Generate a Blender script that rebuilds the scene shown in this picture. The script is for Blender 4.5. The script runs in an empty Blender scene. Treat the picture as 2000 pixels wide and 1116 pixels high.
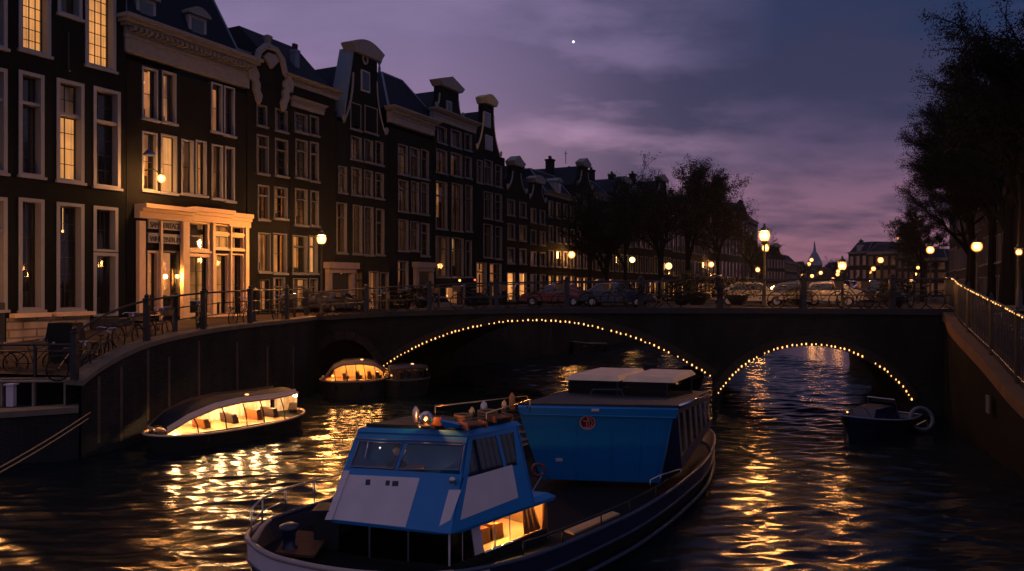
import bpy, math, random
import numpy as np
from mathutils import Vector, Matrix
R = math.radians
scene = bpy.context.scene
random.seed(7)

# ------------------------------------------------------------------ camera
EYE = 4.8
F = 1500.0
cam_d = bpy.data.cameras.new("camera"); cam = bpy.data.objects.new("camera", cam_d)
scene.collection.objects.link(cam); scene.camera = cam
cam.location = (0, 0, EYE); cam.rotation_euler = (R(90), 0, 0)
cam_d.sensor_width = 36; cam_d.lens = 27.0; cam_d.clip_start = 0.1; cam_d.clip_end = 6000
# ------------------------------------------------------------------ view / exposure
scene.view_settings.view_transform = 'Standard'; scene.view_settings.look = 'None'
scene.view_settings.exposure = 0.0; scene.view_settings.gamma = 1.0
scene.render.engine = 'CYCLES'
scene.cycles.use_denoising = True
scene.cycles.max_bounces = 7; scene.cycles.transparent_max_bounces = 16
scene.cycles.diffuse_bounces = 3; scene.cycles.glossy_bounces = 4
scene.cycles.caustics_reflective = False; scene.cycles.caustics_refractive = False
scene.cycles.sample_clamp_indirect = 4.0
# ------------------------------------------------------------------ world: dusk sky, deep blue to mauve, with cloud
world = bpy.data.worlds.new("World"); scene.world = world; world.use_nodes = True
wt = world.node_tree; wt.nodes.clear()
class NT:
    def __init__(s, t): s.t = t
    def n(s, typ, **k):
        n = s.t.nodes.new(typ)
        for a, v in k.items(): setattr(n, a, v)
        return n
    def l(s, a, b): s.t.links.new(a, b)
    def val(s, sock, v):
        if hasattr(v, 'links') or hasattr(v, 'is_linked'): s.l(v, sock)
        else: sock.default_value = v
    def math(s, op, a, b=0.0, clamp=False):
        n = s.n('ShaderNodeMath', operation=op); n.use_clamp = clamp
        s.val(n.inputs[0], a); s.val(n.inputs[1], b); return n.outputs[0]
    def mix(s, f, a, b, bt='MIX'):
        n = s.n('ShaderNodeMix', data_type='RGBA', blend_type=bt)
        s.val(n.inputs[0], f)
        s.val(n.inputs[6], a if hasattr(a, 'is_linked') else (*a, 1))
        s.val(n.inputs[7], b if hasattr(b, 'is_linked') else (*b, 1)); return n.outputs[2]
    def ramp(s, f, stops):
        n = s.n('ShaderNodeValToRGB'); e = n.color_ramp.elements
        while len(e) < len(stops): e.new(0.5)
        for k, (p, c) in enumerate(stops):
            e[k].position = p; e[k].color = (c, c, c, 1) if isinstance(c, (int, float)) else (*c, 1)
        s.l(f, n.inputs[0]); return n.outputs[0]
W = NT(wt)
tc = W.n('ShaderNodeTexCoord'); sp = W.n('ShaderNodeSeparateXYZ'); W.l(tc.outputs['Generated'], sp.inputs[0])
dx, dy, dz = sp.outputs
# left (towards the last light) to right (night)
left = W.ramp(dz, [(0.0, (.33, .14, .19)), (.08, (.42, .20, .29)), (.17, (.46, .265, .40)), (.232, (.31, .205, .36)), (.31, (.245, .182, .34)), (.8, (.09, .085, .17))])
right = W.ramp(dz, [(0.0, (.31, .125, .16)), (.08, (.28, .135, .21)), (.158, (.095, .068, .14)), (.28, (.014, .030, .088)), (.8, (.015, .022, .06))])
azi = W.math('MULTIPLY_ADD', dx, 1.15); W.t.nodes[-1].inputs[2].default_value = 0.42
azr = W.ramp(azi, [(0.12, 0.0), (.50, .08), (.62, .48), (.78, .95), (1.0, 1.0)])
base = W.mix(azr, left, right)
# cloud sheets, seen in perspective
den = W.math('ADD', W.math('MAXIMUM', dz, 0.0), 0.16)
cv = W.n('ShaderNodeCombineXYZ'); W.l(W.math('MULTIPLY', W.math('DIVIDE', dx, den), .75), cv.inputs[0]); W.l(W.math('DIVIDE', dy, den), cv.inputs[1]); cv.inputs[2].default_value = 1.7
n1 = W.n('ShaderNodeTexNoise'); n1.inputs['Scale'].default_value = .95; n1.inputs['Detail'].default_value = 8; n1.inputs['Roughness'].default_value = .55; n1.inputs['Distortion'].default_value = .25
W.l(cv.outputs[0], n1.inputs['Vector'])
n2 = W.n('ShaderNodeTexNoise'); n2.inputs['Scale'].default_value = 2.7; n2.inputs['Detail'].default_value = 7; n2.inputs['Roughness'].default_value = .6
W.l(cv.outputs[0], n2.inputs['Vector'])
cl = W.math('ADD', W.math('MULTIPLY', n1.outputs[0], .7), W.math('MULTIPLY', n2.outputs[0], .3))
dark = W.ramp(cl, [(.46, 0.0), (.57, 1.0)])
dark_amt = W.math('MULTIPLY', dark, W.ramp(azi, [(.3, .22), (.50, .6), (.66, .88)]))
c1 = W.mix(dark_amt, base, (.034, .036, .085))
lit = W.ramp(cl, [(.33, 1.0), (.45, 0.0)])
c2 = W.mix(W.math('MULTIPLY', lit, .22), c1, (.30, .19, .31))
# unseen sky behind the view, raised to mauve to brighten camera-facing surfaces
c2 = W.mix(W.ramp(dy, [(0.0, 1.0), (.38, 0.0)]), c2, (.165, .145, .235))
# the evening star
sd = Vector((120 / F, 1, 476 / F)).normalized()
dp = W.n('ShaderNodeVectorMath', operation='DOT_PRODUCT'); W.l(tc.outputs['Generated'], dp.inputs[0]); dp.inputs[1].default_value = sd
star = W.math('GREATER_THAN', dp.outputs['Value'], math.cos(.0016))
c3 = W.mix(star, c2, (1.6, 1.6, 1.7))
bg = W.n('ShaderNodeBackground'); W.l(c3, bg.inputs[0]); bg.inputs[1].default_value = 1.0
sky = W.n('ShaderNodeTexSky', sky_type='NISHITA'); sky.sun_disc = False; sky.sun_elevation = R(-3.0); sky.sun_rotation = R(-35)
bg2 = W.n('ShaderNodeBackground'); W.l(sky.outputs[0], bg2.inputs[0]); bg2.inputs[1].default_value = 0.05
add = W.n('ShaderNodeAddShader'); W.l(bg.outputs[0], add.inputs[0]); W.l(bg2.outputs[0], add.inputs[1])
wo = W.n('ShaderNodeOutputWorld'); W.l(add.outputs[0], wo.inputs[0])

# ------------------------------------------------------------------ materials
MATS = {}
def mat(name, col=(.5, .5, .5), rough=.6, metal=0., var=.25, vscale=3., bump=0., bscale=30., emit=None, es=0., coat=0.):
    if name in MATS: return MATS[name]
    m = bpy.data.materials.new(name); m.use_nodes = True; t = NT(m.node_tree); b = m.node_tree.nodes['Principled BSDF']
    b.inputs['Roughness'].default_value = rough; b.inputs['Metallic'].default_value = metal
    b.inputs['Coat Weight'].default_value = coat
    if rough >= .65: b.inputs['Specular IOR Level'].default_value = .15
    tcx = t.n('ShaderNodeTexCoord')
    ns = t.n('ShaderNodeTexNoise'); ns.inputs['Scale'].default_value = vscale; ns.inputs['Detail'].default_value = 6
    t.l(tcx.outputs['Object'], ns.inputs['Vector'])
    c = t.mix(ns.outputs[0], tuple(v * (1 - var) for v in col), tuple(min(1, v * (1 + var)) for v in col))
    t.l(c, b.inputs['Base Color'])
    if bump:
        nb = t.n('ShaderNodeTexNoise'); nb.inputs['Scale'].default_value = bscale; nb.inputs['Detail'].default_value = 4
        t.l(tcx.outputs['Object'], nb.inputs['Vector'])
        bp = t.n('ShaderNodeBump'); bp.inputs['Strength'].default_value = bump; bp.inputs['Distance'].default_value = .02
        t.l(nb.outputs[0], bp.inputs['Height']); t.l(bp.outputs[0], b.inputs['Normal'])
    if emit: b.inputs['Emission Color'].default_value = (*emit, 1); b.inputs['Emission Strength'].default_value = es
    MATS[name] = m; return m
def brick(name, c1, c2, mortar, udir=(.447, .894), scale=1.0, rough=.85):
    m = bpy.data.materials.new(name); m.use_nodes = True; t = NT(m.node_tree); b = m.node_tree.nodes['Principled BSDF']
    b.inputs['Roughness'].default_value = rough; b.inputs['Specular IOR Level'].default_value = .12
    g = t.n('ShaderNodeNewGeometry'); d = t.n('ShaderNodeVectorMath', operation='DOT_PRODUCT'); t.l(g.outputs['Position'], d.inputs[0]); d.inputs[1].default_value = (udir[0], udir[1], 0)
    s = t.n('ShaderNodeSeparateXYZ'); t.l(g.outputs['Position'], s.inputs[0])
    c = t.n('ShaderNodeCombineXYZ'); t.l(d.outputs['Value'], c.inputs[0]); t.l(s.outputs[2], c.inputs[1])
    bt = t.n('ShaderNodeTexBrick'); t.l(c.outputs[0], bt.inputs['Vector']); bt.inputs['Scale'].default_value = 1 / scale
    bt.inputs['Brick Width'].default_value = .22; bt.inputs['Row Height'].default_value = .065; bt.inputs['Mortar Size'].default_value = .008
    bt.inputs['Color1'].default_value = (*c1, 1); bt.inputs['Color2'].default_value = (*c2, 1); bt.inputs['Mortar'].default_value = (*mortar, 1)
    ns = t.n('ShaderNodeTexNoise'); ns.inputs['Scale'].default_value = .9; ns.inputs['Detail'].default_value = 7; ns.inputs['Roughness'].default_value = .65
    mp = t.n('ShaderNodeMapping'); mp.inputs['Scale'].default_value = (1, 1, .35); t.l(g.outputs['Position'], mp.inputs['Vector']); t.l(mp.outputs[0], ns.inputs['Vector'])
    k = t.ramp(ns.outputs[0], [(.3, .55), (.7, 1.35)])
    t.l(t.mix(1.0, bt.outputs[0], k, 'MULTIPLY'), b.inputs['Base Color'])
    bp = t.n('ShaderNodeBump'); bp.inputs['Strength'].default_value = .4; bp.inputs['Distance'].default_value = .01; bp.invert = True
    t.l(bt.outputs['Fac'], bp.inputs['Height']); t.l(bp.outputs[0], b.inputs['Normal'])
    MATS[name] = m; return m
UF = (.4472, .8944)
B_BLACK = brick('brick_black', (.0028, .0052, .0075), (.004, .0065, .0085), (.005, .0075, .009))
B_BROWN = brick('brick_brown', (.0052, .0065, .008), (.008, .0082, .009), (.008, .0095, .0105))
B_RED = brick('brick_red', (.020, .012, .010), (.026, .015, .011), (.022, .019, .016))
B_FAR = brick('brick_far', (.014, .011, .013), (.02, .013, .014), (.018, .018, .019), rough=.9)
B_RIGHT = brick('brick_right', (.03, .02, .018), (.04, .024, .02), (.035, .03, .03))
B_BRIDGE = brick('brick_bridge', (.014, .019, .022), (.024, .024, .024), (.010, .011, .012), udir=(.957, -.288))
B_WALL = brick('brick_quay', (.022, .026, .029), (.036, .033, .031), (.012, .013, .014))
B_PLINTH = brick('plinth_stone', (.42, .33, .24), (.48, .38, .28), (.22, .17, .12), scale=4.5, rough=.7)
WHITE = mat('white_timber', (.24, .245, .275), .5, var=.12, vscale=4)
WOODG = mat('grey_timber', (.115, .12, .145), .55, var=.15, vscale=4)
TRIM = mat('sandstone_trim', (.18, .185, .20), .7, var=.3, vscale=5, bump=.2)
CREAM = mat('cream_paint', (.74, .52, .30), .5, var=.12, vscale=3)
SASH = mat('dark_green_sash', (.012, .016, .014), .35)
DOORP = mat('door_paint', (.02, .024, .028), .3, coat=.4)
SLATE = mat('roof_slate', (.004, .012, .028), .75, var=.4, vscale=6, bump=.5, bscale=9)
TILE = mat('roof_tile', (.03, .02, .02), .7, var=.4, vscale=6, bump=.6, bscale=8)
LEAD = mat('lead_flashing', (.09, .13, .20), .5, var=.2)
STONE = mat('coping_stone', (.16, .13, .10), .8, var=.35, vscale=2.5, bump=.4, bscale=18)
DSTONE = mat('dark_stone', (.035, .036, .042), .75, var=.4, vscale=2, bump=.4)
ASPH = mat('asphalt', (.022, .022, .023), .85, var=.35, vscale=1.2, bump=.4, bscale=60)
PAVE = brick('paving_brick', (.045, .034, .03), (.06, .042, .036), (.03, .028, .026), scale=1.6)
IRON = mat('black_iron', (.012, .013, .016), .45, var=.3)
STEEL = mat('brushed_steel', (.5, .5, .52), .28, .9, var=.1)
CHROME = mat('chrome', (.75, .75, .78), .15, 1., var=.05)
BRASS = mat('brass', (.8, .5, .22), .25, 1., var=.1)
RUBBER = mat('black_rubber', (.01, .01, .011), .7)
WOODV = mat('varnished_wood', (.30, .11, .035), .3, var=.35, vscale=7, coat=.5)
WOODL = mat('oak_panel', (.50, .30, .13), .45, var=.25, vscale=6)
DECKM = mat('dark_deck', (.008, .009, .012), .7, var=.4, vscale=8)
BLUE = mat('boat_blue', (.002, .18, .50), .42, var=.09, vscale=5, bump=.05, bscale=5, coat=.2)
NAVY = mat('boat_navy', (.004, .012, .045), .4, var=.3, vscale=2, coat=.2)
BWHITE = mat('boat_white', (.66, .56, .61), .45, var=.14, vscale=3, coat=.3)
HULLD = mat('hull_dark', (.007, .009, .013), .62, var=.3)
GREYBLUE = mat('strake_grey_blue', (.16, .19, .30), .45)
STRAKE = mat('strake_navy', (.03, .045, .09), .45)
LEATHER = mat('dark_leather', (.05, .03, .025), .5)
CLOTH = mat('canvas', (.35, .28, .22), .9)
SKIN = mat('skin', (.55, .33, .24), .55, var=.05)
NAVYC = mat('navy_jacket', (.012, .016, .03), .85)
HAIR = mat('dark_hair', (.02, .013, .01), .6)
BARK = mat('bark', (.007, .007, .007), .9, var=.4, vscale=6, bump=.6)
LEAF = mat('leaves', (.008, .014, .007), .7, var=.5, vscale=2)
LEAF2 = mat('leaves_deep', (.004, .007, .005), .7, var=.5, vscale=2)
CARW = mat('car_white', (.12, .12, .14), .35, coat=.3, var=.04)
CARD = mat('car_dark', (.02, .025, .05), .3, coat=.6)
CARR = mat('car_red', (.10, .02, .016), .3, coat=.6)
TARP = mat('blue_tarp', (.02, .08, .25), .6)
MAROON = mat('maroon_disc', (.10, .008, .018), .5)
PINK = mat('pink_paint', (.55, .26, .32), .5)
def glassm(name, tint=(.9, .95, 1.), rough=.03, base=.04):
    m = bpy.data.materials.new(name); m.use_nodes = True; t = NT(m.node_tree); m.node_tree.nodes.clear()
    fr = t.n('ShaderNodeFresnel'); fr.inputs[0].default_value = 1.5
    tr = t.n('ShaderNodeBsdfTransparent'); tr.inputs[0].default_value = (*tint, 1)
    gl = t.n('ShaderNodeBsdfGlossy'); gl.inputs['Roughness'].default_value = rough
    nz = t.n('ShaderNodeTexNoise'); nz.inputs['Scale'].default_value = 1.3
    g = t.n('ShaderNodeNewGeometry'); t.l(g.outputs['Position'], nz.inputs['Vector'])
    bp = t.n('ShaderNodeBump'); bp.inputs['Strength'].default_value = .08; t.l(nz.outputs[0], bp.inputs['Height']); t.l(bp.outputs[0], gl.inputs['Normal'])
    mx = t.n('ShaderNodeMixShader'); t.l(t.math('ADD', fr.outputs[0], base), mx.inputs[0]); t.l(tr.outputs[0], mx.inputs[1]); t.l(gl.outputs[0], mx.inputs[2])
    o = t.n('ShaderNodeOutputMaterial'); t.l(mx.outputs[0], o.inputs[0]); MATS[name] = m; return m
GLASS = glassm('window_glass')
DGLASS = glassm('tinted_glass', (.22, .25, .3))
AGLASS = glassm('amber_glass', (1., .78, .5))
CLEAR = glassm('clear_glass', (1, .98, .95), base=.0)
def lampm(name, col, s, halo=False):
    m = bpy.data.materials.new(name); m.use_nodes = True; t = NT(m.node_tree); m.node_tree.nodes.clear()
    e = t.n('ShaderNodeEmission'); e.inputs[0].default_value = (*col, 1); e.inputs[1].default_value = s
    if halo:   # glow halo painted in: brightest in the middle, deep orange at the rim
        lw = t.n('ShaderNodeLayerWeight'); lw.inputs[0].default_value = .5
        c = t.mix(t.ramp(lw.outputs['Facing'], [(.05, 0.0), (.5, 1.0)]), col, (1., .30, .05)); t.l(c, e.inputs[0])
        t.l(t.ramp(lw.outputs['Facing'], [(.03, s * 2.2), (.25, s), (.55, s * .34), (.97, 0.0)]), e.inputs[1])
    o = t.n('ShaderNodeOutputMaterial')
    if halo:   # transparent, so the point light inside shines out
        tr = t.n('ShaderNodeBsdfTransparent'); ad = t.n('ShaderNodeAddShader'); t.l(e.outputs[0], ad.inputs[0]); t.l(tr.outputs[0], ad.inputs[1]); t.l(ad.outputs[0], o.inputs[0])
    else: t.l(e.outputs[0], o.inputs[0])
    MATS[name] = m; return m
WARM = (1., .39, .095)
LAMP = lampm('lamp_glow', (1., .50, .15), 1.8, True)
LAMPF = lampm('lamp_glow_far', (1., .48, .13), 1.6, True)
BULB = lampm('bulb_glow', (1., .47, .14), 2.6)
WBULB = lampm('white_bulb', (1., .85, .7), 6)
RBULB = lampm('red_bulb', (1., .12, .05), 3)
def lit_window(name, col, s, fold=22., lo=.35, patch=.0):
    """a lit room behind the glass: drapes with folds, brighter and darker areas"""
    m = bpy.data.materials.new(name); m.use_nodes = True; t = NT(m.node_tree); b = m.node_tree.nodes['Principled BSDF']
    g = t.n('ShaderNodeNewGeometry'); d = t.n('ShaderNodeVectorMath', operation='DOT_PRODUCT'); t.l(g.outputs['Position'], d.inputs[0]); d.inputs[1].default_value = (.6, .8, 0)
    s3 = t.n('ShaderNodeSeparateXYZ'); t.l(g.outputs['Position'], s3.inputs[0])
    c = t.n('ShaderNodeCombineXYZ'); t.l(t.math('MULTIPLY', d.outputs['Value'], fold), c.inputs[0]); t.l(t.math('MULTIPLY', s3.outputs[2], .5), c.inputs[1])
    nz = t.n('ShaderNodeTexNoise'); nz.inputs['Scale'].default_value = .5; nz.inputs['Detail'].default_value = 3; t.l(c.outputs[0], nz.inputs['Vector'])
    k1 = t.ramp(nz.outputs[0], [(.35, lo), (.62, 1.)])
    n2 = t.n('ShaderNodeTexNoise'); n2.inputs['Scale'].default_value = 1.1; n2.inputs['Detail'].default_value = 4; t.l(g.outputs['Position'], n2.inputs['Vector'])
    k2 = t.ramp(n2.outputs[0], [(.36, patch), (.62, 1.)])
    k = t.math('MULTIPLY', k1, k2)
    b.inputs['Base Color'].default_value = (.35, .25, .16, 1); b.inputs['Roughness'].default_value = .9
    b.inputs['Emission Color'].default_value = (*col, 1); t.l(t.math('MULTIPLY', k, s), b.inputs['Emission Strength'])
    MATS[name] = m; return m
W_BRIGHT = lit_window('lit_drapes', (1., .39, .10), 1.05, 30, .62, .7)
W_WARM = lit_window('lit_room', (1., .37, .09), .75, 9, .12, .25)
W_ORANGE = lit_window('lit_orange_room', (1., .33, .10), .55, 5, .5, .5)
W_DIM = lit_window('dim_room', (1., .40, .15), .085, 12, .15, .1)
W_DARK = lit_window('dark_room', (.9, .6, .5), .006, 12, .2, .1)
W_AMBER = lit_window('amber_room', (1., .36, .05), 1.3, 6, .5, .4)
W_GROUND = lit_window('lit_ground_floor', (1., .36, .09), 2.3, 7, .25, .5)
KIND = {'G': W_GROUND, 'B': W_BRIGHT, 'W': W_WARM, 'O': W_ORANGE, 'd': W_DIM, 'k': W_DARK, 'A': W_AMBER}

# ------------------------------------------------------------------ geometry helpers
def P(x, y, Y): return Vector(((x - 1000) / F * Y, Y, EYE + (558 - y) / F * Y))       # photo point at a distance
def G(x, y, z): Y = (EYE - z) * F / (y - 558.0); return Vector(((x - 1000) / F * Y, Y, z))  # photo point at a height
def onplane(x, y, p0, n):
    d = Vector(((x - 1000) / F, 1, (558 - y) / F)); e = Vector((0, 0, EYE))
    return e + d * ((p0 - e).dot(n) / d.dot(n))
class MB:
    def __init__(s): s.v = []; s.f = []; s.m = []; s.mi = 0; s.X = None
    def add(s, vs, fs):
        o = len(s.v)
        for p in vs:
            p = Vector(p); s.v.append(tuple(s.X @ p) if s.X is not None else tuple(p))
        for f in fs: s.f.append(tuple(o + i for i in f)); s.m.append(s.mi)
        return s
    def quad(s, a, b, c, d): return s.add([a, b, c, d], [(0, 1, 2, 3)])
    def poly(s, pts): return s.add(pts, [tuple(range(len(pts)))])
    def hexa(s, b, t):   # bottom 4, top 4
        return s.add(list(b) + list(t), [(3, 2, 1, 0), (4, 5, 6, 7), (0, 1, 5, 4), (1, 2, 6, 5), (2, 3, 7, 6), (3, 0, 4, 7)])
    def box(s, x0, x1, y0, y1, z0, z1):
        return s.hexa([(x0, y0, z0), (x1, y0, z0), (x1, y1, z0), (x0, y1, z0)], [(x0, y0, z1), (x1, y0, z1), (x1, y1, z1), (x0, y1, z1)])
    def slab(s, pts, n, t):  # polygon thickened along -n by t
        n = Vector(n); k = len(pts); a = [Vector(p) for p in pts]; b = [p - n * t for p in a]
        return s.add(a + b, [tuple(range(k)), tuple(range(2 * k - 1, k - 1, -1))] + [(i, (i + 1) % k, k + (i + 1) % k, k + i) for i in range(k)])
    def bar(s, a, b, w, h=None, up=(0, 0, 1)):
        a = Vector(a); b = Vector(b); h = h or w; d = (b - a).normalized(); u = Vector(up)
        sd = d.cross(u)
        if sd.length < 1e-4: sd = d.cross(Vector((1, 0, 0)))
        sd.normalize(); u2 = sd.cross(d).normalized()
        c = [(-1, -1), (1, -1), (1, 1), (-1, 1)]
        return s.hexa([a + sd * w / 2 * i + u2 * h / 2 * j for i, j in c], [b + sd * w / 2 * i + u2 * h / 2 * j for i, j in c])
    def tube(s, path, r, n=8, closed=False, caps=True):
        path = [Vector(p) for p in path]; k = len(path); rs = r if isinstance(r, (list, tuple)) else [r] * k
        o = len(s.v); up = Vector((0, 0, 1)); prev = None; V = []
        for i, p in enumerate(path):
            a = path[(i - 1) % k] if (closed or i > 0) else p; b = path[(i + 1) % k] if (closed or i < k - 1) else p
            d = (b - a)
            d = d.normalized() if d.length > 1e-9 else up
            if prev is None:
                x = d.cross(up)
                if x.length < .05: x = d.cross(Vector((1, 0, 0)))
            else: x = prev - d * prev.dot(d)
            x.normalize(); prev = x; y = d.cross(x)
            for j in range(n):
                an = 2 * math.pi * j / n; V.append(p + (x * math.cos(an) + y * math.sin(an)) * rs[i])
        fs = []
        for i in range(k if closed else k - 1):
            i2 = (i + 1) % k
            for j in range(n): fs.append((i * n + j, i * n + (j + 1) % n, i2 * n + (j + 1) % n, i2 * n + j))
        if caps and not closed: fs += [tuple(range(n - 1, -1, -1)), tuple((k - 1) * n + j for j in range(n))]
        return s.add(V, fs)
    def lathe(s, prof, c=(0, 0, 0), n=14):
        c = Vector(c); V = []; fs = []
        for r, z in prof:
            for j in range(n): an = 2 * math.pi * j / n; V.append(c + Vector((r * math.cos(an), r * math.sin(an), z)))
        for i in range(len(prof) - 1):
            for j in range(n): fs.append((i * n + j, i * n + (j + 1) % n, (i + 1) * n + (j + 1) % n, (i + 1) * n + j))
        fs += [tuple(range(n - 1, -1, -1)), tuple((len(prof) - 1) * n + j for j in range(n))]
        return s.add(V, fs)
    def ball(s, c, r, n=10, k=6, sc=(1, 1, 1)):
        c = Vector(c); V = []; fs = []
        for i in range(k + 1):
            th = math.pi * i / k
            for j in range(n):
                an = 2 * math.pi * j / n; V.append(c + Vector((r * sc[0] * math.sin(th) * math.cos(an), r * sc[1] * math.sin(th) * math.sin(an), r * sc[2] * math.cos(th))))
        for i in range(k):
            for j in range(n): fs.append((i * n + j, i * n + (j + 1) % n, (i + 1) * n + (j + 1) % n, (i + 1) * n + j))
        return s.add(V, fs)
    def build(s, name, m, parent=None, smooth=False, org=None):
        me = bpy.data.meshes.new(name)
        off = Vector(org) if org is not None else (root_loc(parent) if parent else Vector((0, 0, 0)))
        me.from_pydata([tuple(Vector(p) - off) for p in s.v], [], s.f)
        for k in (m if isinstance(m, (list, tuple)) else [m]): me.materials.append(k)
        if isinstance(m, (list, tuple)): me.polygons.foreach_set('material_index', s.m)
        if smooth:
            me.polygons.foreach_set('use_smooth', [True] * len(s.f))
        me.update()
        o = bpy.data.objects.new(name, me); scene.collection.objects.link(o)
        if parent: o.parent = parent
        elif org is not None: o.location = off
        return o
def root_loc(o):
    v = Vector(o.location)
    while o.parent: o = o.parent; v = v + Vector(o.location)
    return v
def tag(o, label, cat, group=None, kind=None):
    o['label'] = label
    if cat: o['category'] = cat
    if group: o['group'] = group
    if kind: o['kind'] = kind
    return o
def thing(name, loc, label, cat, group=None):
    o = bpy.data.objects.new(name, None); scene.collection.objects.link(o); o.location = loc; o.empty_display_size = .2
    return tag(o, label, cat, group)
def struct(o): o['kind'] = 'structure'; return o
def copy_tree(o, parent=None):
    c = o.copy(); scene.collection.objects.link(c); c.parent = parent
    for ch in list(o.children): copy_tree(ch, c)
    return c
def light(loc, power, col=WARM, r=.12, parent=None, name='light'):
    l = bpy.data.lights.new(name, 'POINT'); l.energy = power; l.color = col; l.shadow_soft_size = r
    o = bpy.data.objects.new(name, l); scene.collection.objects.link(o)
    o.location = Vector(loc) - (root_loc(parent) if parent else Vector((0, 0, 0))); o.parent = parent; return o
def catmull(pts, n=8, closed=False):
    pts = [Vector(p) for p in pts]; k = len(pts); out = []
    rng = range(k) if closed else range(k - 1)
    for i in rng:
        if closed: a, b, c, d = (pts[(i + j) % k] for j in (-1, 0, 1, 2))
        else: a, b, c, d = pts[max(i - 1, 0)], pts[i], pts[i + 1], pts[min(i + 2, k - 1)]
        for j in range(n):
            t = j / n
            out.append(.5 * ((2 * b) + (c - a) * t + (2 * a - 5 * b + 4 * c - d) * t * t + (3 * b - a - 3 * c + d) * t ** 3))
    if not closed: out.append(pts[-1])
    return out
def interp(tab, x):
    if x <= tab[0][0]: return tab[0][1]
    for (a, va), (b, vb) in zip(tab, tab[1:]):
        if x <= b: return va + (vb - va) * (x - a) / (b - a)
    return tab[-1][1]
# ================================================================== WATER
def wave_height(X, Y):
    rs = np.random.RandomState(3); Z = np.zeros_like(X)
    for lam, amp, k in ((2.8, .013, 6), (1.25, .0115, 9), (.62, .0075, 14), (.34, .0022, 10)):
        for _ in range(k):
            l = lam * rs.uniform(.75, 1.3); a = rs.normal(math.radians(88), (.46 if lam > 1 else .38)); ph = rs.uniform(0, 6.28)
            q = (X * math.cos(a) + Y * math.sin(a)) * 2 * math.pi / l + ph
            q2 = q + .6 * np.sin((X * math.sin(a) - Y * math.cos(a)) * 2 * math.pi / (l * 3.1) + ph)
            Z += amp / math.sqrt(k) * 1.9 * (np.exp(np.sin(q2)) / 1.6 - .8)
    return Z
WT = bpy.data.materials.new('canal_water'); WT.use_nodes = True
t = NT(WT.node_tree); b = WT.node_tree.nodes['Principled BSDF']
b.inputs['Base Color'].default_value = (.004, .010, .014, 1); b.inputs['Roughness'].default_value = .17; b.inputs['IOR'].default_value = 1.333
g = t.n('ShaderNodeNewGeometry')
mp = t.n('ShaderNodeMapping'); mp.inputs['Scale'].default_value = (.45, 1.6, 1); t.l(g.outputs['Position'], mp.inputs['Vector'])
a1 = t.n('ShaderNodeTexNoise'); a1.inputs['Scale'].default_value = 5.; a1.inputs['Detail'].default_value = 4; t.l(mp.outputs[0], a1.inputs['Vector'])
bp = t.n('ShaderNodeBump'); bp.inputs['Strength'].default_value = .2; bp.inputs['Distance'].default_value = .035
t.l(a1.outputs[0], bp.inputs['Height']); t.l(bp.outputs[0], b.inputs['Normal'])
def grid(name, x0, x1, nx, y0, y1, ny):
    xs = np.linspace(x0, x1, nx); ys = np.linspace(y0, y1, ny); X, Y = np.meshgrid(xs, ys)
    ed = np.minimum.reduce([(X - x0), (x1 - X), (Y - y0), (y1 - Y)]); ed = np.clip(ed / 1.5, 0, 1)
    Z = wave_height(X, Y) * ed
    co = np.stack([X, Y, Z], -1).reshape(-1, 3)
    i = np.arange(nx * ny).reshape(ny, nx); f = np.stack([i[:-1, :-1], i[:-1, 1:], i[1:, 1:], i[1:, :-1]], -1).reshape(-1, 4)
    me = bpy.data.meshes.new(name); me.vertices.add(len(co)); me.vertices.foreach_set('co', co.ravel())
    me.loops.add(f.size); me.loops.foreach_set('vertex_index', f.ravel()); me.polygons.add(len(f))
    me.polygons.foreach_set('loop_start', np.arange(0, f.size, 4)); me.polygons.foreach_set('loop_total', np.full(len(f), 4))
    me.polygons.foreach_set('use_smooth', np.ones(len(f), bool))
    me.update(); me.materials.append(WT); return me
me = grid('canal_water', -16, 20, 480, 5, 62, 1000)
o = bpy.data.objects.new('canal_water', me); scene.collection.objects.link(o); struct(o)
fw = MB()   # the rest of the water, out to the horizon, butted to the wavy sheet
for x0, x1, y0, y1 in ((-1500, -16, -200, 62), (20, 1500, -200, 62), (-16, 20, -200, 5), (-1500, 1500, 62, 3000)):
    fw.quad((x0, y0, 0), (x1, y0, 0), (x1, y1, 0), (x0, y1, 0))
struct(fw.build('far_water', WT))

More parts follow.
